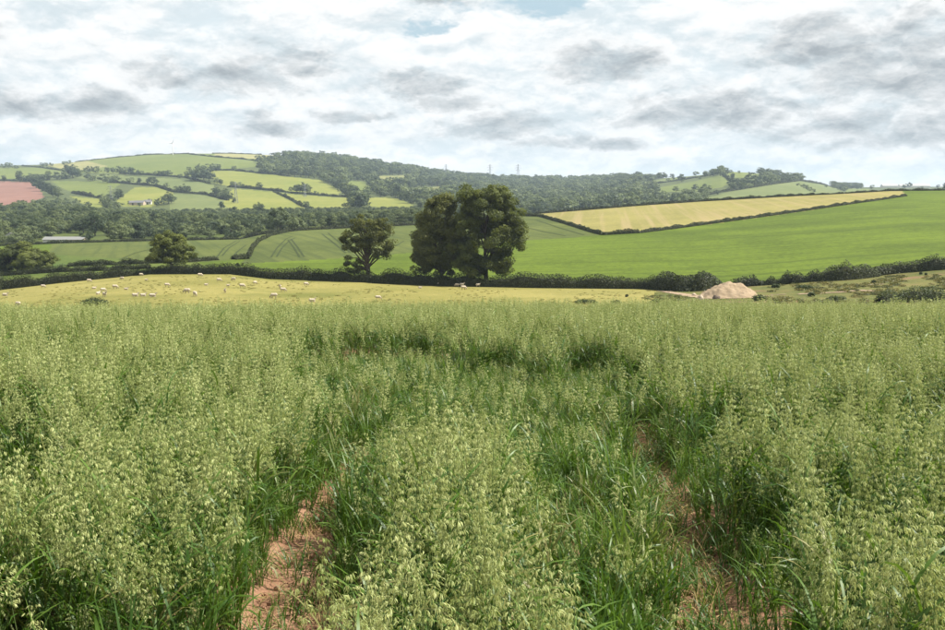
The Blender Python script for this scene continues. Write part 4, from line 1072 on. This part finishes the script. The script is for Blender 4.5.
def pylon(px, py, hpx, label, thick=.16, lo=600, width=.16):
    p = pos(px, py, lo); Hh = px_m(p[1], hpx); o = empty('pylon', p, .4)
    B = MB(); lv = np.linspace(0, 1, 8)
    prof = lambda t: Hh * width * .5 * (1 - t) ** 1.3 + Hh * .012
    cor = [(-1, -1), (1, -1), (1, 1), (-1, 1)]
    for cx, cy in cor:
        B.tube([(cx * prof(t), cy * prof(t), Hh * t - 1) for t in lv], [thick * 1.3] * 8, 4)
    for a, b in zip(lv[:-1], lv[1:]):
        for i in range(4):
            c0, c1 = cor[i], cor[(i + 1) % 4]
            B.tube([(c0[0] * prof(a), c0[1] * prof(a), Hh * a - 1), (c1[0] * prof(b), c1[1] * prof(b), Hh * b - 1)], [thick] * 2, 3)
            B.tube([(c1[0] * prof(a), c1[1] * prof(a), Hh * a - 1), (c0[0] * prof(b), c0[1] * prof(b), Hh * b - 1)], [thick] * 2, 3)
    link('tower', B.mesh('tower', [M['steel']]), o)
    for t, w in ((.62, .15), (.76, .19), (.89, .13)):
        A = MB(); z = Hh * t
        for s in (-1, 1):
            A.tube([(0, 0, z), (s * Hh * w, 0, z)], [thick * 1.2, thick], 4); A.tube([(0, 0, z + Hh * .05), (s * Hh * w, 0, z)], [thick, thick], 4)
            A.tube([(s * Hh * w, 0, z), (s * Hh * w, 0, z - Hh * .04)], [thick * 1.6] * 2, 4)
        link('cross_arm', A.mesh('cross_arm', [M['steel']]), o)
    tag(o, label, 'pylon', 'electricity pylons')
pylon(518, 181, 17, 'larger right pylon of the pair on the wooded skyline', .13, width=.2)
pylon(490, 180, 16, 'slimmer left pylon of the pair on the wooded skyline', .13, width=.14)
pylon(446, 177, 13, 'lone faint pylon on the skyline above the tall pair of trees', .12, width=.12)
pylon(111, 203, 18, 'faint pylon standing in front of the left hill fields', .07)
pylon(236, 203, 22, 'faint pylon in front of the right-hand lime fields', .07)
pylon(305, 197, 14, 'faint pylon beside the trees on the right-hand lime field hedge', .07)

# ------------------------------------------------------------------ oats
def blade(B, rng, base, ang, L, w, up, m=0, seg=6, curl=1.0):
    """an arching leaf blade from base, leaning outward along ang"""
    d = np.array([math.cos(ang), math.sin(ang), 0]); side = np.array([-math.sin(ang), math.cos(ang), 0])
    th = up; p = np.array(base, float); step = L / seg; V = []
    tw = rng.uniform(-.5, .5)
    for i in range(seg + 1):
        t = i / seg
        ww = w * (.55 + 1.1 * t) * (1 - t) ** .75 * 1.25 if i < seg else 0.0006
        sd2 = side * math.cos(tw * t * 2) + np.array([0, 0, math.sin(tw * t * 2)])
        V += [p - sd2 * ww * .5, p + sd2 * ww * .5]
        th -= curl * (.12 + .38 * t) * rng.uniform(.5, 1.3)
        p = p + (d * math.cos(th) + np.array([0, 0, math.sin(th)])) * step
    B.add(V, [(2 * i, 2 * i + 1, 2 * i + 3, 2 * i + 2) for i in range(seg)], m=m)
def spikelet(B, rng, p, out, L):
    """two flaring papery husks hanging from a thread"""
    hang = np.array([out[0] * .45, out[1] * .45, -1.0]) + rng.normal(size=3) * .28; hang /= np.linalg.norm(hang)
    s = np.cross(hang, rng.normal(size=3)); s /= np.linalg.norm(s) + 1e-9; o = np.cross(hang, s)
    w = L * rng.uniform(.22, .32)
    for sg in (-1, 1):
        tip = p + hang * L + o * sg * L * .26
        mid = p + hang * L * .45 + o * sg * L * .20
        B.add([p, mid - s * w * .5, tip, mid + s * w * .5, p + hang * L * .45 + o * sg * L * .30],
              None, [(0, 1, 4), (1, 2, 4), (2, 3, 4), (3, 0, 4)], m=2)
def tiller(B, rng, x, y, H, head=True, nleaf=4, lean=.06):
    la = rng.uniform(0, 6.28); lx, ly = math.cos(la) * lean * rng.uniform(0, 1.4), math.sin(la) * lean * rng.uniform(0, 1.4)
    path = lambda t: np.array([x + lx * H * t * t, y + ly * H * t * t, H * t])
    B.tube([path(t) for t in (0, .35, .7, .86, 1.0)] if head else [path(t) for t in (0, .3, .6)], [.0024, .0021, .0016, .0011, .0005] if head else [.0024, .002, .001], 3, m=1, cap=False)
    for k in range(nleaf):
        t = rng.uniform(.06, .66) if head else rng.uniform(.02, .6)
        blade(B, rng, path(t), rng.uniform(0, 6.28), rng.uniform(.20, .36), rng.uniform(.010, .017), rng.uniform(1.05, 1.45), 0, 6, rng.uniform(.5, 1.2))
    if head:
        nw = 6; sway = rng.uniform(0, 6.28)
        for k in range(nw):
            t = .76 + .235 * k / (nw - 1); b = path(t)
            for j in range(7 - k if k < 4 else 3):
                a = rng.uniform(0, 6.28) if rng.uniform() < .6 else sway + rng.normal() * .7
                ln = rng.uniform(.3, 1.0) * (.055 - .006 * k)
                out = np.array([math.cos(a), math.sin(a), 0])
                e = b + out * ln + np.array([0, 0, ln * rng.uniform(.1, .8)])
                q = np.array([-out[1], out[0], 0]) * .0006
                B.add([b - q, b + q, e], None, [(0, 1, 2)], m=1)
                spikelet(B, rng, e, out, rng.uniform(.016, .023))
                if rng.uniform() < .8:
                    e2 = b * .45 + e * .55 + np.array([0, 0, .004]); spikelet(B, rng, e2, out, rng.uniform(.016, .023))
OM = [M['oatleaf'], M['oatstem'], M['oathead']]
def clump(seed, kind):
    rng = np.random.default_rng(seed); B = MB()
    if kind == 'oat':
        for _ in range(4):
            tiller(B, rng, rng.normal() * .05, rng.normal() * .05, rng.uniform(.60, .94), _ > 0 or rng.uniform() < .5, 4, .09)
    elif kind == 'leafy':
        for _ in range(4): tiller(B, rng, rng.normal() * .05, rng.normal() * .05, rng.uniform(.40, .66), rng.uniform() < .10, 4, .1)
        for _ in range(9): blade(B, rng, (rng.normal() * .05, rng.normal() * .05, 0), rng.uniform(0, 6.28), rng.uniform(.38, .70), rng.uniform(.011, .018), rng.uniform(1.32, 1.56), 0, 8, rng.uniform(.12, .5))
    elif kind == 'tuft':
        for _ in range(12): blade(B, rng, (rng.normal() * .025, rng.normal() * .025, 0), rng.uniform(0, 6.28), rng.uniform(.08, .24), rng.uniform(.005, .010), rng.uniform(.9, 1.5), 0, 5, rng.uniform(.4, 1.0))
    return B.mesh('oat_' + kind, OM)
def straw_shape(seed):
    rng = np.random.default_rng(seed); B = MB()
    for _ in range(10): blade(B, rng, (rng.normal() * .04, rng.normal() * .04, .004), rng.uniform(0, 6.28), rng.uniform(.06, .22), rng.uniform(.003, .006), rng.uniform(.1, 1.2), 0, 4, rng.uniform(.4, 1.0))
    return B.mesh('straw', [M['straw']])
# where the tall crop is open: two wheel tracks, the thin crop between and beyond them, two gaps further out
def edge(Y, pts): return np.interp(Y, [p[0] for p in pts], [p[1] for p in pts])
XL = [(1.5, -1.18), (4, -1.14), (5.4, -1.02), (7, -1.15), (8.2, -1.4), (9.8, -1.9), (13.3, -2.6), (15.2, -2.7)]
XR = [(1.5, 1.12), (2.7, 1.22), (3.9, 1.42), (5.4, 1.52), (6.4, 1.6), (8, 1.72), (9.4, 1.8), (13.2, 2.05)]
def zones(X, Y):
    wob = .10 * np.sin(Y * 3.1 + 1) + .06 * np.sin(Y * 7.3)
    opened = (X > edge(Y, XL) + wob * .6) & (X < edge(Y, XR) + wob) & (Y < np.interp(X, [-.55, -.35, 1.8], [15.0, 13.0, 13.2]) + .2 * np.sin(X * 3))
    band = (X > -.40 + wob * .5) & (X < .36 + wob * .5) & (Y < 6.0 + .4 * np.cos(X * 4)) & (Y > 2.1)
    gapl = opened & (Y > np.interp(X, [-.55, -.35, 1.8], [13.3, 10.9, 11.0]))
    track = inpoly(X, Y, WSL) | inpoly(X, Y, WSR)
    front = Y < np.interp(X, [-3, -1.2, -1.1, -.5, -.4, .38, .45, 1.1, 1.3, 3], [3.45, 3.4, 4.4, 4.4, 2.2, 2.1, 3.2, 3.2, 2.3, 2.0])
    return opened, band, gapl, track, front
def oats():
    rng = np.random.default_rng(77)
    bands = [(1.6, 5, 47), (5, 10, 41), (10, 18, 36), (18, 30, 34), (30, 46, 14)]
    P = []
    for y0, y1, dn in bands:
        hw = .64 * y1 + 1.5
        n = int((y1 - y0) * 2 * hw * dn)
        X = rng.uniform(-hw, hw, n); Y = rng.uniform(y0, y1, n)
        P.append(np.column_stack([X, Y])[np.abs(X) < .64 * Y + 1.5])
    P = np.concatenate(P); X, Y = P[:, 0], P[:, 1]
    # patchiness: thin spots and thicker bunches
    dens = np.array([mnoise.fractal((x * 1.1, y * .8, 3.0), 1, 2, 4) for x, y in P])
    keep = rng.uniform(size=len(P)) < np.clip(.74 + dens * 1.8, .03, 1)
    opened, band, gapl, track, front = zones(X, Y)
    patch = gapl & (np.array([mnoise.fractal((x * 1.6, y * .5, 33), 1, 2, 3) if g_ else 0 for x, y, g_ in zip(X, Y, gapl)]) > .22)
    gapl = gapl & ~patch; opened = opened & ~patch
    far_mix = opened & ~band & ~gapl & (Y > 6.0) & (rng.uniform(size=len(P)) < np.where(X < -.3, .42, .20))
    keep = keep | (band & (rng.uniform(size=len(P)) < .95))
    tall = keep & ~track & ~front & ~gapl & (~opened | band | far_mix)
    hn = np.array([mnoise.fractal((x * .55 + 40, y * .55, 0), 1, 2, 3) for x, y in P])
    Xt, Yt = X[tall], Y[tall]; n = len(Xt)
    s = (1 + .24 * hn[tall]) * rng.uniform(.88, 1.10, n) * np.where(far_mix[tall], np.interp(Yt, [6, 9.2, 13], [.90, .78, .74]), np.where((Yt > 13) & (Yt < 17), 1.05, 1))
    pts = np.column_stack([Xt, Yt, near_z(Xt, Yt) - .01])
    # the wind has combed the crop into drifts: random spin first, then a shared lean
    lx = np.array([mnoise.fractal((x * .35, y * .35, 11), 1, 2, 3) for x, y in zip(Xt, Yt)]) * .22 + rng.normal(0, .05, n)
    ly = np.array([mnoise.fractal((x * .35, y * .35, 21), 1, 2, 3) for x, y in zip(Xt, Yt)]) * .22 + rng.normal(0, .05, n)
    rot = np.column_stack([lx, ly, rng.uniform(0, 6.28, n)])
    shapes = [clump(500 + i, 'oat') for i in range(14)]
    o = gn_scatter('oat_crop', pts, rot, np.column_stack([s, s, s]), rng.integers(0, 14, n), shapes)
    tag(o, 'standing crop of pale green oats with drooping heads filling the foreground', 'oat crop', kind='stuff')
    low = front & (X > -1.2) & (X < 1.3)
    edgy = tall & (Y < 14) & (rng.uniform(size=len(P)) < np.where(band, .15, .36))
    lip = front & (Y > 3.1) & (X < -1.15)
    lf = edgy | lip | ((((opened & ~band) | gapl) & ~far_mix & ~track & (Y > 2.4)) & (rng.uniform(size=len(P)) < np.where(low & (X < 0), .30, .80)))
    Xl, Yl = X[lf], Y[lf]; k = len(Xl)
    s = rng.uniform(.65, 1.08, k) * np.where(low[lf], np.where(Xl < 0, .30, .42), 1) * np.where(gapl[lf], .42, 1) * np.where((Yl > 6.8) & ~edgy[lf] & ~gapl[lf], .72, 1)
    # undergrowth closing the ground between the stems
    n2 = 11000; xu = rng.uniform(-4.5, 4.5, n2); yu = 2.4 + 12.6 * rng.uniform(0, 1, n2) ** .8
    op, bd, gp, tk, fr = zones(xu, yu)
    ok = ~tk & ~(fr & (xu > -1.2) & (xu < -.35)) & (np.abs(xu) < .62 * yu + .4)
    xu, yu, gp = xu[ok], yu[ok], gp[ok]; ku = len(xu)
    Xl = np.concatenate([Xl, xu]); Yl = np.concatenate([Yl, yu]); s = np.concatenate([s, rng.uniform(.32, .62, ku)]); k = len(Xl)
    o = gn_scatter('short_oats', np.column_stack([Xl, Yl, near_z(Xl, Yl) - .01]), np.column_stack([rng.normal(0, .07, k), rng.normal(0, .07, k), rng.uniform(0, 6.28, k)]),
                   np.column_stack([s, s, s]), rng.integers(0, 8, k), [clump(600 + i, 'leafy') for i in range(8)])
    tag(o, 'short leafy green oats without heads beside the bare wheel tracks', 'oat crop', kind='stuff')
    # seedlings and dry bits in the wheel tracks
    def scat(poly, n, spread=.0):
        xs = [q[0] for q in poly]; ys = [q[1] for q in poly]
        x = rng.uniform(min(xs), max(xs), n * 4); y = rng.uniform(max(1.5, min(ys)), max(ys), n * 4)
        i = inpoly(x, y, poly); return np.column_stack([x[i], y[i]])[:n]
    T = np.concatenate([scat(WSL, 110), scat(WSR, 270)]); k = len(T); s = rng.uniform(.5, 1.3, k)
    o = gn_scatter('track_grass', np.column_stack([T, near_z(T[:, 0], T[:, 1]) - .03]), np.column_stack([np.zeros((k, 2)), rng.uniform(0, 6.28, k)]), np.column_stack([s, s, s]), rng.integers(0, 5, k), [clump(700 + i, 'tuft') for i in range(5)])
    tag(o, 'scattered grass tufts growing in the bare wheel tracks', 'grass', kind='stuff')
    T = np.concatenate([scat(WSL, 80), scat(WSR, 200)]); k = len(T); s = rng.uniform(.6, 1.4, k)
    o = gn_scatter('dry_straw', np.column_stack([T, near_z(T[:, 0], T[:, 1]) - .02]), np.column_stack([np.zeros((k, 2)), rng.uniform(0, 6.28, k)]), np.column_stack([s, s, s]), rng.integers(0, 5, k), [straw_shape(800 + i) for i in range(5)])
    tag(o, 'dry brown straw lying in the wheel tracks', 'straw', kind='stuff')
    T = np.concatenate([scat(WSL, 420), scat(WSR, 300)]); k = len(T)
    clods = []
    for i in range(4):
        bm = bmesh.new(); bmesh.ops.create_icosphere(bm, subdivisions=1, radius=.012)
        for v in bm.verts: v.co *= 1 + .5 * mnoise.noise(v.co * 90 + Vector((i * 7, 0, 0))); v.co.z *= .7
        me = bpy.data.meshes.new('clod'); bm.to_mesh(me); bm.free(); me.materials.append(M['soil']); clods.append(me)
    s = rng.uniform(.4, 1.8, k)
    o = gn_scatter('soil_clods', np.column_stack([T, near_z(T[:, 0], T[:, 1]) - .03]), rng.uniform(0, 6.28, (k, 3)), np.column_stack([s, s, s]), rng.integers(0, 4, k), clods)
    tag(o, 'crumbs of dry red soil lying in the wheel tracks', 'soil', kind='stuff')
    print('oats', n, 'leafy', lf.sum())
oats()

# ------------------------------------------------------------------ the air: thin haze over the whole valley
def haze():
    B = MB(); B.box((0, 2400, 40), (14000, 6000, 180))
    me = B.mesh('haze', [], False)
    m = bpy.data.materials.new('haze'); m.use_nodes = True; T = NT(m.node_tree)
    v = T.node('ShaderNodeVolumePrincipled'); v.inputs['Color'].default_value = (.68, .84, 1.0, 1); v.inputs['Density'].default_value = HAZE
    v.inputs['Anisotropy'].default_value = .1
    o = T.node('ShaderNodeOutputMaterial'); T.l.new(v.outputs[0], o.inputs['Volume'])
    me.materials.append(m)
    tag(link('haze', me), kind='stuff')
HAZE = 0.00012
haze()
